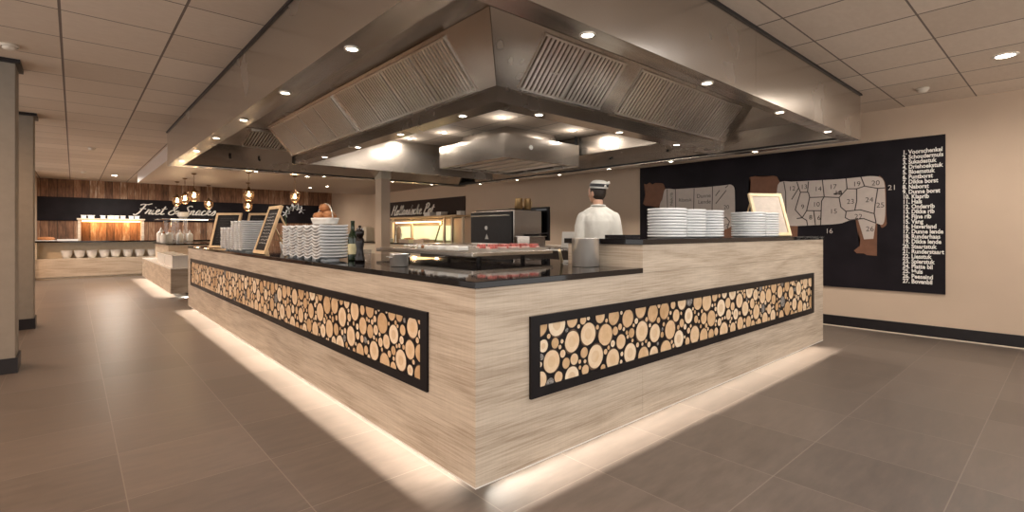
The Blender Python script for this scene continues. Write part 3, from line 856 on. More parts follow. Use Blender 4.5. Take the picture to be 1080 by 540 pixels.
obj('cut_outline', lines_x(cutsB, cB, .0068, .006), M['ink'], chart, True)
bm = B()
for s, x, y, sz in (('Ribstuk', 378, 222, .075), ('Dunne', 520, 190, .085), ('Lende', 525, 235, .085), ('20', 692, 276, .085), ('27', 685, 420, .085)): num_at('cut_name', M['ink'], s, cB(x, y), sz)
q = on_x(*cB(285, 215), MX - .0072)
merge(bm, text_bm('Nekrib', .075, .0, 'CENTER'), wall_frame_x(q.x, q.y, q.z) @ Matrix.Rotation(PI / 2, 4, 'Z'))
obj('cut_name', bm, M['ink'], chart, True)
names = ['Voorschenkel', 'Schoudermuis', 'Sukadestuk', 'Driehoekstuk', 'Bloemstuk', 'Puntborst', 'Dikke borst', 'Naborst', 'Dunne borst', 'Klaprib', 'Hals', 'Onderrib', 'Dikke rib', 'Fijne rib', 'Vang',
         'Haverland', 'Dunne lende', 'Runderhaas', 'Dikke lende', 'Staartstuk', 'Runderstaart', 'Liesstuk', 'Spierstuk', 'Platte bil', 'Muis', 'Peeseind', 'Bovenbil']
bm = B()
ly = on_x(952, 200, MX).y
for i, nme in enumerate(names):
    z = 2.125 - i * (2.125 - .625) / 26
    merge(bm, text_bm('%d. %s' % (i + 1, nme), .068, .0022), wall_frame_x(MX - .0015, ly, z - .02) @ Matrix.Scale(.80, 4, (1, 0, 0)))
obj('list_lettering', bm, M['letter'], chart, True)

# ------------------------------------------------------------------ signs at the back
sg = thing('snack_sign', 'black sign band with white script reading Friet & Snacks', 'sign', (1.5, WY - .02, 1.51))
obj('board', bx(-.74, WX, WY - .03, WY - .001, 1.51, 2.165), M['board'], sg, True)
w_bm, w_len = script_word('Friet & Snacks', .155, .1)
w_bm.transform(wall_frame_y(1.36, WY - .0305, 1.73) @ Matrix.Scale(2.1 / w_len, 4, (1, 0, 0)))
obj('lettering', w_bm, M['letter'], sg, True)
hy0, hy1 = on_x(490, 207, WX - .03).y, on_x(408, 214, WX - .03).y
hs = thing('carvery_sign', 'dark brown wall sign with white script above the hot food station', 'sign', (WX - .03, hy0, 1.2))
obj('board', bx(WX - .03, WX - .001, hy0, hy1, 1.55, 2.09), M['darkbrown'], hs, True)
w_bm, w_len = script_word('Hollandsche Pot', .15, .11)
ly0 = on_x(413, 220, WX - .03).y; ly1 = on_x(457, 220, WX - .03).y
w_bm.transform(wall_frame_x(WX - .031, ly0, 1.70) @ Matrix.Scale((ly0 - ly1) / w_len, 4, (1, 0, 0)))
obj('lettering', w_bm, M['letter'], hs, True)

# ------------------------------------------------------------------ plates
ORD = ['top', 'second', 'third', 'fourth', 'fifth', 'sixth', 'seventh', 'eighth', 'ninth', 'tenth', 'eleventh', 'twelfth', 'thirteenth', 'fourteenth', 'fifteenth']
def square_plate_mesh():
    bm = B(); hx, hy = .112, .087; nx, ny = 6, 12
    grid = {}
    for s, dz in ((0, .0), (1, .008)):
        for i in range(nx + 1):
            for j in range(ny + 1):
                u = i / nx * 2 - 1; v = j / ny * 2 - 1
                z = .010 + .019 * v * v + .004 * abs(u) ** 6 + dz
                inset = 1 - .03 * v ** 4
                grid[s, i, j] = bm.verts.new((u * hx * inset, v * hy, z))
    for i in range(nx):
        for j in range(ny):
            bm.faces.new((grid[1, i, j], grid[1, i + 1, j], grid[1, i + 1, j + 1], grid[1, i, j + 1]))
            bm.faces.new((grid[0, i, j], grid[0, i, j + 1], grid[0, i + 1, j + 1], grid[0, i + 1, j]))
    for i in range(nx):
        for j in (0, ny): bm.faces.new((grid[0, i, j], grid[0, i + 1, j], grid[1, i + 1, j], grid[1, i, j]))
    for j in range(ny):
        for i in (0, nx): bm.faces.new((grid[0, i, j], grid[0, i, j + 1], grid[1, i, j + 1], grid[1, i, j]))
    box(bm, -.06, .06, -.035, .035, 0, .0105)
    return bm
sq0 = None
def square_stack(x, y, n, where, grp, rng):
    global sq0
    for k in range(n):
        z = TZ1 + .0235 * k
        lb = 'square plate, %s from top of %s' % (ORD[n - 1 - k], where) if k < n - 1 else 'top square plate of %s' % where
        loc = (x + rng.uniform(-.0025, .0025), y + rng.uniform(-.0015, .0015), z + .0004)
        if sq0 is None:
            sq0 = obj('square_plate', square_plate_mesh(), M['white'], smooth=False)
            tag(sq0, lb, 'plate', grp); sq0.location = loc
        else:
            dup(sq0, loc, rng.uniform(-.02, .02), lb, grp)
rng = random.Random(5)
for k in range(5):
    square_stack(1.49, 3.82 + .181 * k, 11, ['the stack nearest the bottles', 'the second stack from the bottles', 'the third stack from the bottles', 'the fourth stack from the bottles', 'the stack beside the leaning menu board'][k], 'square plates stacked beside the bottles', rng)
for k in range(6):
    square_stack(1.49, 6.1 + .181 * k, 14 if k < 3 else 11, 'the %s farther plate row' % ['first, tall stack of the', 'second, tall stack of the', 'third, tall stack of the', 'first low stack of the', 'second low stack of the', 'last low stack of the'][k], 'square plates stacked behind the menu board', rng)
def round_plate_mesh():
    return lathe(B(), [(0, .003), (.10, .003), (.10, 0), (.118, 0), (.138, .0035), (.1445, .010), (.145, .0185), (.142, .0205), (.137, .012), (.12, .007), (0, .007)], 40)
rp0 = obj('round_plate', round_plate_mesh(), M['white'], smooth=True)
first = True
for si, (x, y, where) in enumerate(((3.39, 2.06, 'the stack by the raised bar\'s open end'), (3.685, 2.06, 'the middle stack on the raised bar'), (3.98, 2.06, 'the raised bar stack before the gap'), (4.60, 1.97, 'the stack just after the gap'), (4.896, 1.97, 'the stack touching the picture frame'))):
    n = 10
    for k in range(n):
        lb = 'round plate, %s from top of %s' % (ORD[n - 1 - k], where) if k < n - 1 else 'top round plate of %s' % where
        loc = (x + rng.uniform(-.002, .002), y + rng.uniform(-.002, .002), RZ1 + .0003 + .0222 * k)
        if first: rp0.location = loc; tag(rp0, lb, 'plate', 'round plates stacked on the raised bar'); first = False
        else: dup(rp0, loc, rng.uniform(0, 6), lb, 'round plates stacked on the raised bar')

# ------------------------------------------------------------------ menu boards and frame
def menu_board(name, label, loc, rotz, w, h, lean, fr, face, text, stand=True):
    """local: board faces -y, leans towards +y"""
    o = thing(name, label, 'menu board' if name == 'menu_board' else 'picture frame', loc, rotz)
    tilt = Matrix.Rotation(-lean, 4, 'X')
    def add(nm, bm, m, par=o):
        bm.transform(tilt); return obj(nm, bm, m, par)
    f = fr
    bm = B(); box(bm, -w / 2, -w / 2 + f, -.012, .012, 0, h); box(bm, w / 2 - f, w / 2, -.012, .012, 0, h)
    box(bm, -w / 2 + f, w / 2 - f, -.012, .012, 0, f); box(bm, -w / 2 + f, w / 2 - f, -.012, .012, h - f, h)
    add('frame', bm, M['goldwood'] if name == 'picture_frame' else M['pine'])
    p = add('writing_surface' if name == 'menu_board' else 'sheet', bx(-w / 2 + f, w / 2 - f, -.004, .006, f, h - f), face)
    rg = random.Random(len(label))
    bm = B()
    z = h - f - .05
    while z > f + .04:
        x = -w / 2 + f + .03 + rg.uniform(0, .02); xe = w / 2 - f - .03 - rg.uniform(0, .06)
        while x < xe:
            l = rg.uniform(.012, .035)
            pts = [(x + l * i / 4, -.0052, z + rg.uniform(-.006, .008)) for i in range(5)]
            for a, b in zip(pts, pts[1:]):
                q = .0028
                bm.faces.new([bm.verts.new(v) for v in ((a[0], a[1], a[2] - q), (b[0], b[1], b[2] - q), (b[0], b[1], b[2] + q), (a[0], a[1], a[2] + q))])
            x += l + .012
        z -= .034
    bm.transform(tilt); obj('writing', bm, text, p)
    if stand:
        top = h * .8
        py = math.sin(lean) * top; pz = math.cos(lean) * top
        foot = py + h * .38
        for s in (-1, 1):
            obj('rear_leg', tube(B(), [(s * (w / 2 - .02), py + .016, pz), (s * (w / 2 - .02), foot, .008)], .0095, 4), M['pine'], o)
        obj('cross_bar', tube(B(), [(-(w / 2 - .02), py + .016 + (foot - py) * .55, pz * .45), (w / 2 - .02, py + .016 + (foot - py) * .55, pz * .45)], .008, 4), M['pine'], o)
    return o
menu_board('menu_board', 'wooden framed chalkboard with chalk writing leaning between the plate rows', (1.375, 5.33, TZ1 + .004), -PI / 2, .40, .50, .32, .035, M['chalkboard'], M['chalk'])
menu_board('menu_board', 'dark framed board at the far end of the island, at the plate row end', (1.50, 7.60, TZ1 + .004), -PI / 4, .36, .50, .33, .03, M['chalkboard'], M['ink'])
menu_board('menu_board', 'dark framed board behind the tall stack of the farther plate row', (1.85, 7.38, TZ1 + .004), -PI / 4, .36, .50, .33, .03, M['chalkboard'], M['ink'], stand=False)
q = Vector((5.28, 2.0, RZ1 + .004))
menu_board('picture_frame', 'pale wooden picture frame leaning back beside the round plates', q, -R(30), .38, .46, .34, .032, M['paper'], M['bull'], stand=True)

# ------------------------------------------------------------------ things on the long worktop
def place(px, py, z): return on_z(px, py, z)
q = place(372, 275, TZ1)
bo = thing('wine_bottle', 'green wine bottle with pale label beside the plate stacks', 'bottle', (q.x, q.y, TZ1 + .0005))
obj('glass', lathe(B(), [(0, .0), (.034, .0), (.036, .01), (.036, .17), (.03, .2), (.015, .235), (.0135, .29), (.0155, .292), (.0155, .305), (0, .305)], 24), M['greenglass'], bo, smooth=True)
obj('label', lathe(B(), [(.0366, .05), (.0366, .13)], 24), M['labelpaper'], bo, smooth=True)
q = place(379.5, 276.5, TZ1)
pm = thing('pepper_mill', 'dark turned pepper mill standing by the green bottle', 'pepper mill', (q.x, q.y, TZ1 + .0005))
obj('body', lathe(B(), [(0, 0), (.036, 0), (.036, .02), (.028, .06), (.024, .1), (.032, .14), (.03, .165), (.022, .18), (0, .18)], 24), M['brownglass'], pm, smooth=True)
obj('head', lathe(B(), [(.02, .18), (.03, .2), (.032, .225), (.022, .245), (.01, .25), (.012, .262), (0, .268)], 24), M['brownglass'], pm, smooth=True)
q = place(387, 276, TZ1)
gl = thing('drinking_glass', 'clear low tumbler beside the pepper mill', 'glass', (q.x, q.y, TZ1 + .0005))
obj('tumbler', lathe(B(), [(0, .0), (.03, .0), (.036, .09), (.034, .09), (.029, .006), (0, .006)], 24), M['glass'], gl, smooth=True)
q = place(421, 281, TZ1)
sp = thing('sauce_pot', 'small shiny steel pot on the black worktop', 'pot', (q.x, q.y, TZ1 + .0005))
obj('pot_body', lathe(B(), [(0, 0), (.055, 0), (.058, .004), (.058, .075), (.062, .078), (.062, .081), (.055, .08), (.055, .006), (0, .006)], 32), S2, sp, smooth=True)
for s in (-1, 1):
    obj('handle', tube(B(), [(s * .058, -.015, .06), (s * .08, -.015, .063), (s * .08, .015, .063), (s * .058, .015, .06)], .004, 8), S2, sp)
q = place(404, 276, TZ1)
# tall utensil pot near the corner
up = thing('utensil_pot', 'tall stainless steel cylinder pot on the worktop by the raised bar', 'pot', (2.455, 2.075, TZ1 + .0005))
obj('pot_body', lathe(B(), [(0, 0), (.084, 0), (.086, .003), (.086, .178), (.088, .181), (.083, .181), (.083, .006), (0, .006)], 40), S2, up, smooth=True)
# bread basket on top of the near stacks
bb = thing('bread_basket', 'white oval basket heaped with brown rolls on the square plates', 'basket', (1.485, 3.91, TZ1 + .0235 * 11 + .018))
obj('basket_body', lathe(B(), [(0, .010), (.085, .010), (.10, .05), (.105, .052), (.105, .045), (.09, .004), (0, .004)], 28, sx=.9, sy=1.5), M['whiteplastic'], bb, smooth=True)
for i, (dx, dy, dz) in enumerate(((-.005, -.09, .07), (.045, .0, .06), (-.046, .002, .06), (.005, .092, .07), (0, .0, .128))):
    o = obj('bread_roll', lathe(B(), [(0, -.032), (.03, -.025), (.045, 0), (.035, .024), (0, .034)], 16, sx=1, sy=1.25), M['bread'], None, smooth=True)
    o.location = (1.485 + dx, 3.91 + dy, .006 + TZ1 + .0235 * 11 + .018 + dz)
    tag(o, ['brown bread roll at the near end of the white basket', 'brown bread roll on the kitchen side of the white basket', 'brown bread roll on the aisle side of the white basket', 'brown bread roll at the far end of the white basket', 'brown bread roll crowning the heap in the white basket'][i], 'bread', 'rolls in the white basket')
obj('basket_handle', tube(B(), [(0, .155 * math.cos(a), .045 + .12 * math.sin(a)) for a in [PI * k / 12 for k in range(13)]], .005, 8), S2, bb, smooth=True)
# orchid
q = Vector((1.62, 5.0, TZ1))
od = thing('potted_orchid', 'white orchid in a small pot behind the leaning chalkboard', 'plant', (2.35, 7.2, TZ1))
od.location = (1.75, 5.75, TZ1 + .0005)
obj('pot', lathe(B(), [(0, 0), (.045, 0), (.06, .1), (.064, .11), (.055, .11), (.05, .09), (0, .09)], 24), M['whiteplastic'], od, smooth=True)
stem_pts = [(0, 0, .09), (.01, 0, .25), (.0, .01, .4), (.05, 0, .48), (.13, -.02, .50)]
obj('stem', tube(B(), stem_pts, .004, 6), M['leaf'], od)
def petal(bm, c, d, l, w):
    c = Vector(c); d = Vector(d).normalized(); u, v = frame_of(d)
    a = [c, c + d * l * .4 + u * w, c + d * l * .8 + u * w * .7, c + d * l, c + d * l * .8 - u * w * .7, c + d * l * .4 - u * w]
    prism(bm, a, v * .002)
for i, p in enumerate(((.0, 0, .42), (.035, 0, .47), (.08, -.01, .49), (.13, -.02, .495), (.16, -.02, .46))):
    bm = B()
    for k in range(5):
        t_ = 2 * PI * k / 5 + i
        petal(bm, p, (math.cos(t_), -.25, math.sin(t_)), .045, .018)
    obj('blossom', bm, M['white'], od)
for s in (-1, 1):
    bm = B(); petal(bm, (0, 0, .1), (s, .2, .35), .16, .03); obj('leaf', bm, M['leaf'], od)

# ------------------------------------------------------------------ kitchen inside the island
gt = thing('grill_table', 'stainless grill table with meat behind the black worktop', 'grill', (2.08, 2.75, 0))
GX0, GX1, GY0, GY1, GZ = 2.06, 2.86, 2.75, 4.2, 1.055
obj('cabinet', bx(GX0 + .34, GX1 - .05, GY0 + .4, GY1 - .05, .08, .96), M['steel_dark'], gt, True)
obj('top', bx(GX0, GX1, GY0, GY1, 1.025, GZ), ST, gt, True, bevel=.004)
for (x, y) in ((GX0 + .31, GY0 + .33), (GX1 - .025, GY0 + .33), (GX0 + .31, GY1 - .025), (GX1 - .025, GY1 - .025)):
    obj('leg', tube(B(), [(x, y, 0), (x, y, 1.025)], .02, 12), M['steel_dark'], gt, True)
obj('splash_rim', bx(GX0 + .02, GX0 + .03, GY0 + .03, GY1 - .03, GZ, GZ + .006), ST, gt, True)
# meat, skewers and a tray on it
def meat_slab(x, y, l, w, rot, lb, grp, seed):
    bm = B()
    rg = random.Random(seed)
    n = 10; top = []; bot = []
    for k in range(n):
        a = 2 * PI * k / n; rr = 1 + rg.uniform(-.12, .12)
        bot.append((l * rr * math.cos(a), w * rr * math.sin(a), 0)); top.append((l * .85 * rr * math.cos(a), w * .85 * rr * math.sin(a), .036))
    vb = [bm.verts.new(p) for p in bot]; vt = [bm.verts.new(p) for p in top]
    bm.faces.new(vb[::-1]); bm.faces.new(vt)
    for k in range(n): bm.faces.new((vb[k], vb[(k + 1) % n], vt[(k + 1) % n], vt[k]))
    o = thing('steak', lb, 'meat', (x, y, GZ + .0145), rot, grp)
    obj('flesh', bm, M['meat'], o)
    obj('fat_rim', tube(B(), [(l * .95 * math.cos(a), w * .95 * math.sin(a), .012) for a in [PI * k / 8 for k in range(9)]], .007, 6), M['fat'], o)
tray = thing('meat_tray', 'flat steel tray of red meat on the grill table corner', 'tray', (2.55, 2.95, GZ + .0005))
obj('tray_plate', bx(-.27, .27, -.14, .14, 0, .006), S2, tray)
obj('tray_rim', (lambda bm: [box(bm, -.28, .28, -.15, -.14, 0, .02), box(bm, -.28, .28, .14, .15, 0, .02), box(bm, -.28, -.27, -.14, .14, 0, .02), box(bm, .27, .28, -.14, .14, 0, .02)][0])(B()), S2, tray)
k = 0
for i in range(5):
    for j in range(2):
        meat_slab(2.34 + .108 * i, 2.88 + .125 * j, .046, .042, .5 + i, '%s slice of raw red meat in the %s row of the tray' % (['first', 'second', 'third', 'fourth', 'fifth'][i], ['front', 'back'][j]), 'raw meat on the steel tray', k); k += 1
q = Vector((2.14, 2.84, GZ))
for i in range(4):
    o = obj('paper_parcel', prism(B(), [(-.05, -.035, 0), (.05, -.03, 0), (.06, .035, 0), (-.04, .04, 0)], (0.006, .004, .03)), M['whiteplastic'], None, bevel=.006)
    o.location = (2.14 + .02 * (i % 2), 3.0 + .13 * i, GZ + .0065); o.rotation_euler = (0, 0, i * .7)
    tag(o, ['white wrapped parcel at the corner of the grill table', 'white wrapped parcel next to the corner one', 'white wrapped parcel third along the grill edge', 'white wrapped parcel farthest along the grill edge'][i], 'parcel', 'parcels on the grill table')
for i in range(5):
    o = thing('skewer', 'meat skewer lying on the grill table, %s from the far end' % ['first', 'second', 'third', 'fourth', 'fifth'][i], 'skewer', (2.22 + .015 * i, 3.62 + .085 * i, GZ + .021), .35)
    obj('stick', tube(B(), [(-.13, 0, 0), (.13, 0, 0)], .003, 6), M['pine'], o)
    for j in range(5):
        obj('meat_chunk', lathe(B(), [(0, -.015), (.014, -.01), (.014, .01), (0, .015)], 8, (-.08 + .04 * j, 0, 0)), M['bread'] if j % 2 else M['whiteplastic'], o, smooth=True)
tg = thing('spatula', 'pale handled spatula leaning from the meat tray to the worktop', 'spatula', (2.58, 2.62, TZ1))
a = on_z(590, 264, GZ + .03); b = Vector((2.54, 2.36, TZ1 + .018))
tg.location = (b.x, b.y, TZ1)
obj('handle', tube(B(), [a - tg.location.copy(), (0, 0, .013)], [.009, .012], 8), M['goldwood'], tg)
ad = (a - b).normalized()
obj('blade', bx(-.03, .03, .0, .1, -.001, .001), S2, tg, loc=a - tg.location.copy())
# rear kitchen counter along the far side
kc = thing('kitchen_counter', 'steel kitchen counter carrying the black charcoal oven', 'counter', (4.9, 5.0, 0))
obj('cabinet', bx(4.92, 5.82, 4.3, 8.2, .1, .95), M['steel_dark'], kc, True)
obj('plinth', bx(4.97, 5.78, 4.35, 8.15, 0, .1), M['slot'], kc, True)
obj('top', bx(4.86, 5.86, 4.26, 8.24, .95, .985), ST, kc, True, bevel=.004)
# charcoal oven
OX, OZ = 4.95, .986
p0 = on_x(540.3, 240, OX); p1 = on_x(496, 240, OX)
OY0, OY1 = p0.y, p1.y
ov = thing('charcoal_oven', 'charcoal oven with black front door and steel sides on the kitchen counter', 'oven', (OX + .35, (OY0 + OY1) / 2, OZ))
obj('body', bx(OX + .03, OX + .62, OY0, OY1, OZ, 1.53), ST, ov, True, bevel=.006)
dr = obj('door', bx(OX, OX + .03, OY0 + .012, OY1 - .012, OZ + .035, 1.518), M['black'], ov, True, bevel=.008)
obj('handle', tube(B(), [(OX, OY0 + .07, 1.452), (OX - .045, OY0 + .07, 1.452), (OX - .045, OY1 - .07, 1.452), (OX, OY1 - .07, 1.452)], .011, 8), S2, dr, True)
def disc_x(px, py, r, par, name, m):
    c = on_x(px, py, OX)
    bm = lathe(B(), [(0, .012), (r * .9, .010), (r, 0)], 20)
    bmesh.ops.rotate(bm, verts=bm.verts, matrix=Matrix.Rotation(-PI / 2, 3, 'Y'))
    bmesh.ops.translate(bm, verts=bm.verts, vec=(OX - .0005, c.y, c.z)); return obj(name, bm, m, par, True)
disc_x(513, 240.3, .034, dr, 'thermometer', M['dialwhite'])
e0 = on_x(513.5, 249.5, OX)
bm = B(); prism(bm, [(OX - .001, e0.y + .045, e0.z - .04), (OX - .001, e0.y - .045, e0.z - .04), (OX - .001, e0.y - .03, e0.z - .01), (OX - .001, e0.y, e0.z + .045), (OX - .001, e0.y + .03, e0.z - .01)], (-.003, 0, 0))
obj('emblem', bm, M['chalk'], dr, True)
obj('vent_top', bx(OX + .08, OX + .55, OY0 + .05, OY1 - .05, 1.53, 1.55), M['steel_dark'], ov, True)
for (xx, yy) in ((OX + .08, OY0 + .05), (OX + .08, OY1 - .05), (OX + .57, OY0 + .05), (OX + .57, OY1 - .05)): pass
# metal pans on the oven
for i, (px, w) in enumerate(((533.5, .062), (539, .058))):
    q = on_x(px, 216, OX + .25 + .1 * i)
    o = thing('brass_beaker', ['tall brass beaker on the oven, the nearer to its door', 'tall brass beaker on the oven, the farther from its door'][i], 'beaker', (q.x, q.y + (.0 if i else .03), 1.5505), 0, 'beakers on the oven')
    if i == 1: o.location.y = OY0 + .09; o.location.x = OX + .40
    else: o.location.y = OY0 + .12; o.location.x = OX + .24
    obj('cup', lathe(B(), [(0, 0), (w * .9, 0), (w, .01), (w * .9, .16), (w * .95, .17), (w * .8, .17), (w * .8, .012), (0, .012)], 24), M['copper'], o, smooth=True)
    obj('grip', tube(B(), [(0, -w, .13), (0, -w - .035, .12), (0, -w - .035, .05), (0, -w * .95, .035)], .006, 6), M['copper'], o)
# black screen behind the oven
sc_ = thing('display_screen', 'large black flat screen standing on the counter behind the oven', 'screen', (5.66, 5.6, .985))
s0 = on_x(579, 230, 5.68); s1 = on_x(541, 230, 5.68)
obj('panel', bx(5.66, 5.71, s0.y, s1.y + .1, 1.06, 1.60), M['black'], sc_, True, bevel=.006)
obj('glass_front', bx(5.656, 5.66, s0.y + .03, s1.y + .07, 1.09, 1.57), M['stone'], sc_, True)
ym = (s0.y + s1.y + .1) / 2
obj('stand', box(bx(5.675, 5.695, ym - .05, ym + .05, .997, 1.06), 5.6, 5.77, ym - .14, ym + .14, .9855, .997), M['black'], sc_, True)
# containers in front of the oven, on the counter
gc = thing('food_container', 'steel gastronorm container on the counter beside the oven', 'container', (5.05, 5.12, .9855))
bm = B()
box(bm, -.16, .16, -.13, .13, 0, .006); box(bm, -.16, -.154, -.13, .13, .006, .15); box(bm, .154, .16, -.13, .13, .006, .15); box(bm, -.154, .154, -.13, -.124, .006, .15); box(bm, -.154, .154, .124, .13, .006, .15)
obj('tub', bm, ST, gc)
bm = B(); box(bm, -.175, .175, -.145, -.131, .145, .151); box(bm, -.175, .175, .131, .145, .145, .151); box(bm, -.175, -.161, -.131, .131, .145, .151); box(bm, .161, .175, -.131, .131, .145, .151)
obj('rim', bm, S2, gc)
gc.location = (5.06, OY0 - .3, .9855)
bk = thing('black_pan', 'black pan resting on the steel container beside the oven', 'pan', (gc.location.x, gc.location.y, .9855 + .1525))
obj('pan_body', lathe(B(), [(0, 0), (.1, 0), (.13, .03), (.135, .03), (.105, .004), (0, .006)], 24), M['blackmatte'], bk, smooth=True)
obj('pan_handle', tube(B(), [(.12, -.03, .025), (.24, -.12, .045)], .009, 8), M['blackmatte'], bk)
cb = thing('cutting_board', 'pale cutting board propped upright on the kitchen counter', 'cutting board', (4.98, 4.5, .9855), -R(60))
bm = bx(-.1, .1, -.008, .008, 0, .22); bm.transform(Matrix.Rotation(R(-14), 4, 'X'))
obj('board_plate', bm, M['whiteplastic'], cb, bevel=.004)
bm = bx(-.02, .02, .0, .07, 0, .012); obj('prop_foot', bm, M['whiteplastic'], cb)
# small black tray on the raised bar
q = Vector((3.0, 2.2, RZ1))
bt = thing('black_tray', 'small black tray lying on the raised bar end', 'tray', (3.02, 2.20, RZ1 + .0005), .1)
obj('tray_plate', bx(-.1, .1, -.08, .08, 0, .006), M['blackmatte'], bt)
obj('tray_rim', (lambda bm: [box(bm, -.105, .105, -.085, -.08, 0, .022), box(bm, -.105, .105, .08, .085, 0, .022), box(bm, -.105, -.1, -.08, .08, 0, .022), box(bm, .1, .105, -.08, .08, 0, .022)][0])(B()), M['blackmatte'], bt)

# ------------------------------------------------------------------ the cook
def ball(bm, c, r, s=(1, 1, 1), rot=None, n=14):
    mat = Matrix.Translation(c) @ (rot.to_4x4() if rot else Matrix.Identity(4)) @ Matrix.Diagonal((r * s[0], r * s[1], r * s[2], 1))
    bmesh.ops.create_uvsphere(bm, u_segments=n, v_segments=n // 2 + 2, radius=1, matrix=mat)
def limb(bm, pts, rs):
    for i in range(len(pts) - 1):
        tube(bm, [pts[i], pts[i + 1]], [rs[i], rs[i + 1]], 14)
    for p, r in zip(pts, rs): ball(bm, p, r)
def ring_body(bm, rows, n=24):
    """rows (z, rx, ry, cy)"""
    rings = [[bm.verts.new((rx * math.cos(2 * PI * k / n), cy + ry * math.sin(2 * PI * k / n), z)) for k in range(n)] for z, rx, ry, cy in rows]
    for a, b in zip(rings, rings[1:]):
        for k in range(n): bm.faces.new((a[k], a[(k + 1) % n], b[(k + 1) % n], b[k]))
    bm.faces.new(rings[0][::-1]); bm.faces.new(rings[-1])
def fuse(bm, voxel, smooth=6, factor=.5):
    bmesh.ops.recalc_face_normals(bm, faces=bm.faces)
    me = bpy.data.meshes.new('f'); bm.to_mesh(me); bm.free()
    o = bpy.data.objects.new('f', me); link(o)
    r = o.modifiers.new('r', 'REMESH'); r.mode = 'VOXEL'; r.voxel_size = voxel
    s = o.modifiers.new('s', 'SMOOTH'); s.iterations = smooth; s.factor = factor
    dg = bpy.context.evaluated_depsgraph_get(); dg.update()
    m2 = bpy.data.meshes.new_from_object(o.evaluated_get(dg))
    out = B(); out.from_mesh(m2)
    bpy.data.objects.remove(o); bpy.data.meshes.remove(me); bpy.data.meshes.remove(m2)
    return out
HEAD = Matrix.Translation((0, .015, 1.52)) @ Matrix.Rotation(R(42), 4, 'Z')
body = B()
ring_body(body, [(.88, .14, .10, 0), (1.0, .135, .095, 0), (1.1, .13, .09, 0), (1.25, .155, .10, -.005), (1.36, .15, .085, -.01), (1.43, .07, .06, -.005)])
limb(body, [(0, -.005, 1.40), (0, .012, 1.52)], [.058, .053])
for s in (-1, 1):
    limb(body, [(s * .1, 0, .88), (s * .105, .01, .48), (s * .11, -.02, .085)], [.082, .052, .036])
    limb(body, [(s * .11, -.03, .05), (s * .12, .12, .035)], [.036, .028])
    limb(body, [(s * .15, -.005, 1.36), (s * .2, -.03, 1.10), (s * .16, .20, 1.03)], [.048, .038, .027])
    # hand: palm, four fingers of different lengths, thumb
    w = Vector((s * .16, .20, 1.03)); d = Vector((-s * .22, .95, -.12)).normalized()
    up_ = Vector((0, 0, 1)); side = d.cross(up_).normalized() * (-s)    # towards the thumb side (inwards)
    pal = w + d * .055
    ball(body, pal, .042, (.42, 1.05, .8), Matrix((d.cross(Vector((0, 0, 1))).normalized() * 0 + side, d, side.cross(d))).transposed())
    for k, (off, ln) in enumerate(((.026, .068), (.009, .078), (-.009, .072), (-.026, .056))):
        b0 = w + d * .085 + Vector((0, 0, off))
        b1 = b0 + d * ln * .5 + side * .006; b2 = b1 + (d * .75 + side * .65).normalized() * ln * .33; b3 = b2 + (d * .25 + side).normalized() * ln * .25
        limb(body, [b0 - d * .02, b0, b1, b2, b3], [.009, .0092, .0085, .008, .007])
    t0 = w + d * .035 + Vector((0, 0, .026)); t1 = t0 + d * .03 + Vector((0, 0, .022)) + side * .012; t2 = t1 + d * .03 + side * .012
    limb(body, [t0, t1, t2], [.011, .0095, .008])
hd = B()
ball(hd, (0, .018, .105), .1, (.78, .98, 1.12), n=24)
ball(hd, (0, .045, .045), .062, (.86, .95, .95), n=18)      # jaw
ball(hd, (0, .083, .012), .024, (1.1, .8, .8))               # chin
tube(hd, [(0, .108, .11), (0, .127, .072)], [.009, .015], 10); ball(hd, (0, .122, .068), .014, (1.2, 1, .8))   # nose
ball(hd, (0, .106, .036), .016, (1.5, .5, .4)); ball(hd, (0, .105, .026), .014, (1.4, .55, .45))               # lips
for s in (-1, 1):
    ball(hd, (s * .078, .005, .085), .03, (.32, .68, 1.0)); ball(hd, (s * .036, .088, .125), .024, (1.2, .4, .35)) # ears, brow
    ball(hd, (s * .045, .075, .07), .026, (.9, .7, .8))                                                           # cheek
hd.transform(HEAD)
me_ = bpy.data.meshes.new('h'); hd.to_mesh(me_); hd.free(); body.from_mesh(me_); bpy.data.meshes.remove(me_)
PX, PY = 4.20, 3.375
chef = obj('person', fuse(body, .0055, 3), M['skin'], smooth=True)
tag(chef, 'cook in a white jacket and small white cap, seen from behind', 'person')
chef.location = (PX, PY, 0); chef.rotation_euler = (0, 0, -R(48))
jk = B()
ring_body(jk, [(.74, .18, .14, 0), (.9, .17, .132, 0), (1.05, .165, .125, 0), (1.2, .175, .13, -.005), (1.31, .178, .124, -.01), (1.37, .158, .108, -.012), (1.42, .11, .086, -.012), (1.455, .076, .074, -.008)])
for s in (-1, 1):
    limb(jk, [(s * .158, -.008, 1.352), (s * .185, -.018, 1.25), (s * .205, -.032, 1.10), (s * .165, .17, 1.035)], [.064, .063, .055, .045])
    limb(jk, [(0, -.01, 1.44), (s * .115, -.012, 1.385)], [.066, .056])
jk = fuse(jk, .009, 5)
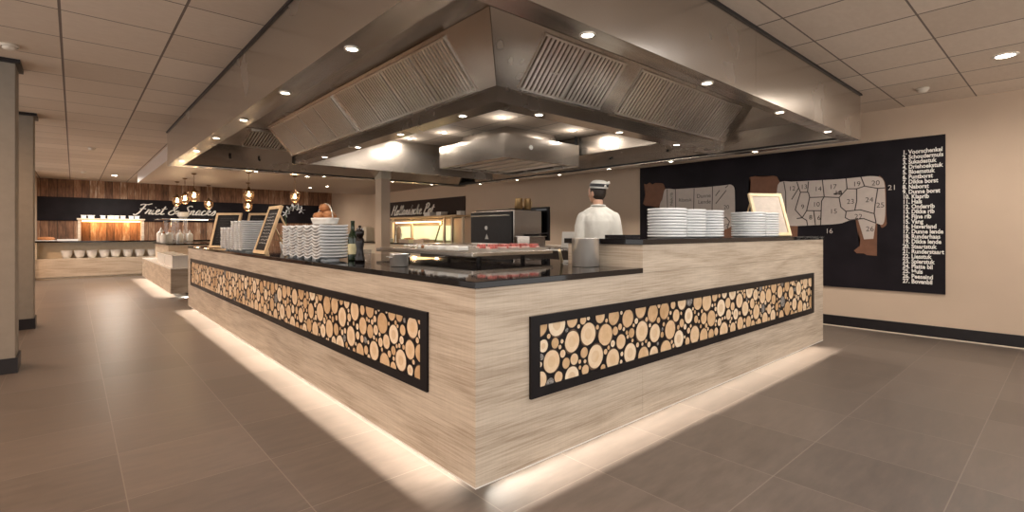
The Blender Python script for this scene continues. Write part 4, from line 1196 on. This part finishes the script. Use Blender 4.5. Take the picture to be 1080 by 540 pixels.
# soft folds in the cloth
for v in jk.verts:
    p = v.co
    f = noise.noise(Vector((p.x * 11, p.y * 11, p.z * 5))) * .011 + noise.noise(Vector((p.x * 28, p.y * 28, p.z * 11))) * .004
    v.co += Vector((p.x, p.y, 0)).normalized() * f
jo = obj('jacket', jk, M['jacket'], chef, smooth=True)
obj('collar', tube(B(), [(.07 * math.cos(a), -.004 + .068 * math.sin(a), 1.475 - .006 * math.sin(a)) for a in [PI / 2 + .12 + (2 * PI - .24) * k / 24 for k in range(25)]], .012, 8), M['jacket'], jo, smooth=True)
bm = B()
for k in range(5):
    for s in (-1, 1): ball(bm, (s * .05, .128 + .002 * k - .0, 1.02 + .075 * k), .008, n=8)
obj('button_row', bm, M['dialwhite'], jo, smooth=True)
tr = B()
ring_body(tr, [(.72, .165, .125, 0), (.85, .165, .12, 0), (.96, .15, .108, 0)])
for s in (-1, 1): limb(tr, [(s * .09, 0, .76), (s * .105, .008, .45), (s * .112, -.012, .075)], [.1, .078, .062])
obj('trousers', fuse(tr, .01, 4), M['trousers'], chef, smooth=True)
for s in (-1, 1):
    sh = B(); ball(sh, (s * .112, -.03, .045), .05, (.9, 1.1, .85)); ball(sh, (s * .118, .085, .035), .048, (.95, 1.7, .66)); box(sh, s * .118 - .044, s * .118 + .044, -.075, .15, 0, .02)
    obj('shoe', fuse(sh, .007, 3), M['blackmatte'], chef, smooth=True)
# hair: a cap of dark hair below the hat, and the hat with a dark band and a knot
hr = B(); ball(hr, (0, .004, .112), .1, (.82, .97, 1.1), n=24)
bmesh.ops.bisect_plane(hr, geom=hr.verts[:] + hr.edges[:] + hr.faces[:], plane_co=(0, .035, .08), plane_no=(0, .8, -.62), clear_outer=True)
hr.transform(HEAD)
obj('hair', hr, M['hair'], chef, smooth=True)
hat = lathe(B(), [(.0, .243), (.04, .241), (.075, .229), (.092, .203), (.096, .175), (.097, .152), (.092, .150), (.088, .17), (.05, .21), (0, .215)], 28, (0, .012, 0), sx=.93, sy=1.08)
hat.transform(HEAD @ Matrix.Translation((0, -.01, -.008)) @ Matrix.Rotation(R(6), 4, 'X'))
ho = obj('cap', hat, M['jacket'], chef, smooth=True)
bnd = lathe(B(), [(.0985, .168), (.1, .172), (.0985, .198), (.0955, .2), (.096, .168)], 28, (0, .012, 0), sx=.93, sy=1.08)
bnd.transform(HEAD @ Matrix.Translation((0, -.01, -.008)) @ Matrix.Rotation(R(6), 4, 'X'))
obj('cap_band', bnd, M['band'], ho, smooth=True)
kn = B(); ball(kn, (.0, -.105, .185), .02, (1.2, .8, .8)); tube(kn, [(0, -.105, .185), (.035, -.135, .2)], [.012, .016], 8); tube(kn, [(0, -.105, .185), (-.02, -.125, .15)], [.01, .014], 8)
kn.transform(HEAD)
obj('cap_knot', kn, M['jacket'], ho, smooth=True)

# ------------------------------------------------------------------ second buffet island farther along the aisle
B2Y0, B2Y1 = 10.9, 15.9
bu = thing('buffet_unit', 'stepped oak buffet unit with lit base behind the island', 'counter', (CX, B2Y0, 0))
obj('wood_panel', bx(CX, CX + .02, B2Y0, B2Y1, .07, .51), M['oak'], bu, True)
obj('end_panel', bx(CX + .02, 2.5, B2Y0, B2Y0 + .02, .07, .51), M['oak'], bu, True)
obj('tray_ledge', bx(CX - .005, 2.5, B2Y0 - .005, B2Y1, .512, .53), M['whiteplastic'], bu, True, label='pale tray ledge')
obj('upper_body', bx(1.6, 2.6, 13.5, B2Y1, .53, .90), M['oak'], bu, True)
obj('upper_top', bx(1.56, 2.64, 13.46, B2Y1 + .04, .902, .93), M['stone'], bu, True, label='black stone top')
obj('plinth', bx(CX + .3, 2.45, B2Y0 + .3, B2Y1 - .1, 0, .51), M['blackmatte'], bu, True)
obj('led_strip', bx(CX + .206, CX + .22, B2Y0 + .1, B2Y1 - .1, .118, .138), M['led'], bu, True)
strip(CX + .2, B2Y0 + .1, CX + .2, B2Y1 - .1, .12, (-.36, 0, -.12), 40)
strip(CX + .2, B2Y0 + .2, 2.4, B2Y0 + .2, .12, (0, -.36, -.12), 2)
for i, (y0, y1) in enumerate(((11.05, 12.1), (12.15, 13.2))):
    o = thing('storage_bin', ['frosted white bin on the tray ledge, the nearer', 'frosted white bin on the tray ledge, the farther'][i], 'bin', (1.45, (y0 + y1) / 2, .5305), 0, 'bins on the tray ledge')
    h = (y1 - y0) / 2
    bm = B(); box(bm, -.08, .22, -h, h, 0, .01); box(bm, -.08, -.07, -h, h, .01, .22); box(bm, .21, .22, -h, h, .01, .22); box(bm, -.07, .21, -h, -h + .01, .01, .22); box(bm, -.07, .21, h - .01, h, .01, .22)
    obj('bin_wall', bm, M['acrylic'], o)
    obj('rim', box(box(bx(-.09, .23, -h - .008, -h + .012, .22, .232), -.09, .23, h - .012, h + .008, .22, .232), -.09, -.068, -h + .012, h - .012, .22, .232), M['whiteplastic'], o)
    obj('lid_flap', bx(-.066, .208, -h + .014, h - .014, .20, .207), M['acrylic'], o)
# sneeze guard on the unit
gd = thing('sneeze_guard', 'glass serving shelf on upright glass panes over the buffet unit', 'sneeze guard', (1.75, 13.8, .93))
for (x, y) in ((1.72, 13.7), (1.95, 13.7), (1.72, 14.9), (1.95, 14.9)):
    obj('upright', bx(x - .04, x + .04, y - .012, y + .012, .931, 1.49), M['shelfglass'], gd, True)
obj('shelf', bx(1.5, 2.5, 13.5, 15.1, 1.491, 1.505), M['shelfglass'], gd, True)
obj('light_bar', bx(1.66, 2.4, 13.62, 13.64, 1.475, 1.49), M['led'], gd, True)
for i in range(3):
    o = obj('serving_bowl', lathe(B(), [(0, 0), (.06, 0), (.1, .05), (.13, .09), (.126, .09), (.095, .052), (.055, .008), (0, .008)], 24), M['white'], None, smooth=True)
    o.location = (1.95 + .0, 14.0, 1.506 + .035 * i); tag(o, ['white bowl at the bottom of the stack on the glass shelf', 'white bowl in the middle of the stack on the glass shelf', 'white bowl on top of the stack on the glass shelf'][i], 'bowl', 'bowls on the glass shelf')
cnt = 0
for (px, y, s) in ((163, 14.6, .9), (166, 15.4, 1.15), (176, 15.5, 1.05), (186.5, 15.6, 1.0), (195.5, 15.6, .95)):
    q = on_y(px, 250, y)
    x = max(q.x, 1.66)
    x = (1.64, 1.67, 1.86, 2.1, 2.32)[cnt]
    o = thing('sauce_bottle', 'white pump bottle on the buffet unit, %s from the aisle' % ['first', 'second', 'third', 'fourth', 'fifth'][cnt], 'bottle', (x, y, .9305), 0, 'bottles on the buffet unit')
    obj('bottle_body', lathe(B(), [(0, 0), (.075 * s, 0), (.08 * s, .02), (.08 * s, .2 * s), (.05 * s, .24 * s), (.03 * s, .25 * s), (0, .25 * s)], 20), M['whiteplastic'], o, smooth=True)
    obj('pump_cap', lathe(B(), [(.03 * s, .25 * s), (.03 * s, .285 * s), (.012 * s, .29 * s), (.012 * s, .33 * s), (0, .33 * s)], 14), M['bread'] if cnt in (0, 2) else M['whiteplastic'], o, smooth=True)
    cnt += 1

# ------------------------------------------------------------------ counter along the plank wall
KY = 16.9
kb = thing('snack_counter', 'long oak counter with niche of white bowls before the plank wall', 'counter', (1.5, KY, 0))
KX0, KX1 = -.72, 4.4
obj('front_panel', bx(KX0, KX1, KY, KY + .02, .06, .52), M['oak'], kb, True)
obj('niche_shelf', bx(KX0, KX1, KY + .02, KY + .42, .50, .52), M['cream'], kb, True)
obj('niche_back', bx(KX0, KX1, KY + .42, KY + .44, .52, .93), M['cream'], kb, True)
obj('niche_end', bx(KX0, KX0 + .04, KY, KY + .42, .52, .93), M['cream'], kb, True)
obj('body', bx(KX0, KX1, KY + .44, KY + .85, .06, .93), M['darkbrown'], kb, True)
obj('worktop', bx(KX0 - .01, KX1, KY - .02, KY + .88, .932, .965), M['stone'], kb, True, label='dark stone worktop')
obj('plinth', bx(KX0 + .02, KX1, KY + .06, KY + .8, 0, .06), M['cream'], kb, True)
for i, px in enumerate((70.4, 84, 97, 110, 122, 135, 147.5, 160.5)):
    q = on_y(px, 270, KY + .18)
    o = thing('white_bowl', 'white deep bowl in the counter niche, %s from the wall end' % ORD[i].replace('top', 'first'), 'bowl', (q.x, KY + .19, .5205), 0, 'bowls in the snack counter niche')
    obj('bowl', lathe(B(), [(0, 0), (.075, 0), (.105, .08), (.122, .19), (.117, .19), (.1, .082), (.07, .01), (0, .01)], 24, sx=.93, sy=.93), M['white'], o, smooth=True)
    obj('rim', lathe(B(), [(.117, .188), (.127, .19), (.127, .2), (.117, .2)], 24, sx=.93, sy=.93, close=True), M['white'], o, smooth=True)
# heated pass
hp = thing('heated_pass', 'oak framed heated pass glowing warm orange on the snack counter', 'food warmer', (.8, 17.45, .965))
a0, a1 = on_y(82, 240, 17.3).x, on_y(152, 240, 17.3).x
bm = B()
obj('post', bx(a0, a0 + .06, 17.3, 17.7, .966, 1.52), M['oak'], hp, True)
obj('post', bx(a1 - .06, a1, 17.3, 17.7, .966, 1.52), M['oak'], hp, True)
obj('top_shelf', bx(a0 - .02, a1 + .02, 17.28, 17.72, 1.521, 1.56), M['oak'], hp, True)
obj('back_panel', bx(a0 + .06, a1 - .06, 17.69, 17.7, .967, 1.52), M['planks'], hp, True)
obj('heat_tube', tube(B(), [(a0 + .08, 17.45, 1.485), (a1 - .08, 17.45, 1.485)], .015, 8), M['heat'], hp, True)
for k in range(3): point(a0 + .3 + (a1 - a0 - .6) * k / 2, 17.48, 1.42, 3.2, .05, (1, .55, .22))
for i, px in enumerate((88.3, 96.2, 108.5, 116.6, 122.8, 129.6, 138.5, 144.5)):
    q = on_y(px, 232, 17.45)
    o = thing('takeaway_box', 'small white box on the heated pass, %s from the wall end' % ORD[i].replace('top', 'first'), 'box', (q.x, 17.45, 1.5605), 0, 'boxes on the heated pass')
    w = .06 if i not in (1, 3) else .075
    obj('carton', prism(B(), [(-w * .8, -w * .8, 0), (w * .8, -w * .8, 0), (w * .8, w * .8, 0), (-w * .8, w * .8, 0)], (0, 0, .07)), M['whiteplastic'], o)
    obj('lid', bx(-w, w, -w, w, .071, .082), M['whiteplastic'], o)
q = on_y(48.5, 252, 17.1)
o = thing('bread_loaf', 'long brown loaf lying on a white dish by the wall end', 'bread', (q.x, 17.15, .966))
obj('dish', bx(-.2, .2, -.12, .12, 0, .02), M['white'], o, bevel=.006)
lo = B(); ball(lo, (0, 0, .06), .1, (1.7, .8, .5), n=20); obj('loaf', lo, M['bread'], o, smooth=True)
for i in range(2):
    q = on_y((66, 77)[i], 252, 17.15)
    o = thing('serving_tray', ['white serving tray on the snack counter beside the loaf', 'white serving tray on the snack counter against the heated pass'][i], 'tray', (q.x, 17.12, .966))
    obj('tray_plate', bx(-.09, .09, -.14, .14, 0, .02), M['white'], o)
    obj('tray_rim', box(box(bx(-.1, -.085, -.15, .15, .0, .05), .085, .1, -.15, .15, 0, .05), -.085, .085, -.15, -.14, 0, .05), M['white'], o)

# ------------------------------------------------------------------ carvery along the right wall
side = thing('side_buffet', 'buffet counter along the beige wall under the hot food station', 'counter', (6.9, 12, 0))
SYa, SYb = 9.6, 15.0
obj('body', bx(6.55, WX - .001, SYa, SYb, .1, .87), M['cream'], side, True)
obj('plinth', bx(6.6, WX - .035, SYa + .04, SYb - .04, 0, .1), M['base'], side, True)
obj('worktop', bx(6.5, WX - .001, SYa - .03, SYb + .03, .871, .905), M['stone'], side, True)
ga = thing('hot_food_station', 'lit stainless hot food gantry on the wall buffet', 'food warmer', (6.9, 12, .905))
gy0, gy1 = on_x(489, 240, 6.95).y, on_x(414, 240, 6.95).y
for y in (gy0, (gy0 * .32 + gy1 * .68), gy1 - .05, gy0 + .45, gy0 + .8):
    obj('post', bx(6.93, 6.98, y, y + .06, .906, 1.56), M['cream'], ga, True)
obj('top_shelf', bx(6.7, 7.2, gy0 - .05, gy1 + .05, 1.561, 1.60), M['pine'], ga, True)
obj('lamp_rail', bx(6.85, 6.95, gy0 + .9, gy1 - .1, 1.47, 1.5), M['steel2'], ga, True)
obj('heat_tube', tube(B(), [(6.9, gy0 + .95, 1.455), (6.9, gy1 - .3, 1.455)], .014, 8), M['heat'], ga, True)
obj('backlit_pane', bx(7.22, 7.23, gy0 + .9, gy1, .98, 1.36), M['backlit'], ga, True)
obj('brace', tube(B(), [(6.96, gy0 + .95, 1.5), (6.96, gy0 + 1.25, .96)], .02, 6), M['copper'], ga, True)
for k in range(3): point(6.85, gy0 + 1 + k * (gy1 - gy0 - 1.3) / 2, 1.38, 3, .05, (1, .65, .35))
# items on the gantry and buffet
arch = obj('arched_tap', tube(B(), [(6.75, 12.4 + .16 * math.cos(a), 1.1 + .26 * math.sin(a)) for a in [PI * k / 12 for k in range(13)]] , .014, 8), S2, None, smooth=True)
bm = bmesh.new(); bm.from_mesh(arch.data); tube(bm, [(6.75, 12.56, .906), (6.75, 12.56, 1.1)], .014, 8); tube(bm, [(6.75, 12.24, 1.02), (6.75, 12.24, 1.1)], .014, 8); lathe(bm, [(0, .906), (.04, .906), (.04, .92), (0, .925)], 16, (6.75, 12.56, 0)); bm.to_mesh(arch.data); bm.free()
tag(arch, 'slim arched steel tap rising from the wall buffet', 'tap')
for i in range(5):
    o = obj('dinner_plate', rp0.data.copy().id_data and None or bmesh.new(), None, None) if False else rp0.copy()
    col.objects.link(o); o.name = 'dinner_plate'; o.location = (6.72, 12.95, .9055 + .0222 * i); o['label'] = 'white plate on the wall buffet by the arched tap, %s from the bottom' % ['first', 'second', 'third', 'fourth', 'fifth'][i]; o['group'] = 'plates on the wall buffet'
for i, (y, s) in enumerate(((11.0, 1.0), (11.75, .95))):
    o = thing('steam_pan', ['steel pan with food on the wall buffet, nearer to the oven', 'steel pan with food on the wall buffet, nearer to the tap'][i], 'pan', (6.70, y, .9055), 0, 'pans on the wall buffet')
    obj('tub', box(bx(-.16, .16, -.25, .25, 0, .09), -.175, .175, -.265, .265, .09, .1), S2, o)
    lo = B(); ball(lo, (0, 0, .1), .1, (1.3, 2.1, .35), n=16); obj('food', lo, M['bread'] if i else M['fat'], o, smooth=True)
for i, px in enumerate((387.5, 403.5)):
    q = on_x(px, 250, 6.85)
    o = thing('juice_dispenser', ['square beige drinks dispenser on the wall buffet before the column', 'brown topped drinks dispenser on the wall buffet just behind the column'][i], 'dispenser', (6.85, min(q.y, 14.75), .9055))
    obj('housing', bx(-.14, .14, -.2, .2, 0, .42), M['cream'], o, bevel=.02)
    obj('lid', lathe(B(), [(0, .46), (.1, .455), (.13, .42)], 20), M['darkbrown'] if i else M['cream'], o, smooth=True)
    obj('tap', tube(B(), [(-.14, 0, .1), (-.2, 0, .1), (-.2, 0, .06)], .012, 8), S2, o)
for i, (px, w) in enumerate(((455, .14), (466, .1), (486, .07))):
    q = on_x(px, 224, 6.95)
    o = thing('gantry_crate', ['pale box on the hot food station shelf under the script', 'pale box in the middle of the hot food station shelf', 'pale small box at the near end of the hot food station shelf'][i], 'box', (6.95, q.y, 1.6005), 0, 'boxes on the hot food station')
    obj('carton', bx(-w, w, -w, w, 0, .09), M['whiteplastic'], o); obj('lid', bx(-w - .006, w + .006, -w - .006, w + .006, .0905, .1), M['whiteplastic'], o)

# ------------------------------------------------------------------ lanterns
def make_lantern(loc, L, label):
    o = thing('pendant_lantern', label, 'lantern', loc, 0, 'pendant lanterns under the lowered ceiling')
    # local origin at the ceiling, lantern body hangs L below
    bm = B()
    lathe(bm, [(0, 0), (.05, -.0005), (.05, -.012), (.02, -.03), (0, -.03)], 16)
    obj('canopy', bm, M['lanternmetal'], o, smooth=True)
    bm = B(); n = max(2, int((L - .03) / .045))
    for k in range(n):
        z = -.03 - (L - .03) * (k + .5) / n; hh = (L - .03) / n * .62
        pts = [((.010 * math.cos(a), 0, z + hh * math.sin(a)) if k % 2 else (0, .010 * math.cos(a), z + hh * math.sin(a))) for a in [2 * PI * q / 8 for q in range(9)]]
        tube(bm, pts, .003, 5)
    obj('chain', bm, M['lanternmetal'], o)
    z = -L
    obj('cap', lathe(B(), [(0, z), (.02, z - .005), (.03, z - .04), (.06, z - .055), (.115, z - .085), (.12, z - .098), (.06, z - .095), (0, z - .095)], 20), M['lanternmetal'], o, smooth=True)
    obj('globe', lathe(B(), [(.055, z - .095), (.078, z - .13), (.085, z - .17), (.075, z - .22), (.05, z - .25), (0, z - .26)], 20), M['glass'], o, smooth=True)
    for k in range(6):
        a = 2 * PI * k / 6
        pts = [(r * math.cos(a), r * math.sin(a), z + dz) for r, dz in ((.085, -.093), (.095, -.13), (.097, -.17), (.088, -.22), (.06, -.262), (.02, -.28))]
        obj('cage_bar', tube(B(), pts, .007, 6), M['lanternmetal'], o, smooth=True)
    obj('cage_ring', tube(B(), [(.097 * math.cos(2 * PI * k / 24), .097 * math.sin(2 * PI * k / 24), z - .165) for k in range(25)], .007, 6), M['lanternmetal'], o, smooth=True)
    obj('bulb', lathe(B(), [(0, z - .10), (.014, z - .105), (.016, z - .125), (.032, z - .16), (.028, z - .19), (0, z - .205)], 16), M['bulb'], o, smooth=True)
    return o
lan = [((1.89, 12.2), .30, 'brass cage lantern, nearest of the row of three over the buffet unit'), ((1.90, 13.4), .30, 'brass cage lantern, middle of the row of three over the buffet unit'), ((1.89, 14.45), .30, 'brass cage lantern, farthest of the row of three over the buffet unit'),
       ((2.65, 15.0), .33, 'brass cage lantern hanging alone before the end of the script sign'), ((2.69, 11.2), .30, 'brass cage lantern above the chalkboards, the higher of the pair'), ((3.25, 13.6), .42, 'brass cage lantern above the chalkboards, the lower of the pair'), ((3.63, 11.3), .29, 'brass cage lantern above the tall plate stacks near the column')]
for i, (p, L, lb) in enumerate(lan):
    make_lantern((p[0], p[1], SZ), L, lb)
    point(p[0], p[1], SZ - L - .32, 4, .05, (1, .68, .38))

# ------------------------------------------------------------------ light and view
w = bpy.data.worlds.new('world'); scene.world = w; w.use_nodes = True
bg = w.node_tree.nodes['Background']; bg.inputs[0].default_value = (1.0, .955, .905, 1); bg.inputs[1].default_value = 1.4
vs = scene.view_settings
vs.view_transform = 'Standard'; vs.look = 'None'; vs.gamma = 1; vs.use_curve_mapping = False; vs.exposure = .62
scene.display_settings.display_device = 'sRGB'
cy = scene.cycles
cy.max_bounces = 8; cy.diffuse_bounces = 4; cy.glossy_bounces = 4; cy.transmission_bounces = 6; cy.transparent_max_bounces = 8
cy.caustics_reflective = False; cy.caustics_refractive = False
cy.sample_clamp_indirect = 4; cy.use_denoising = True
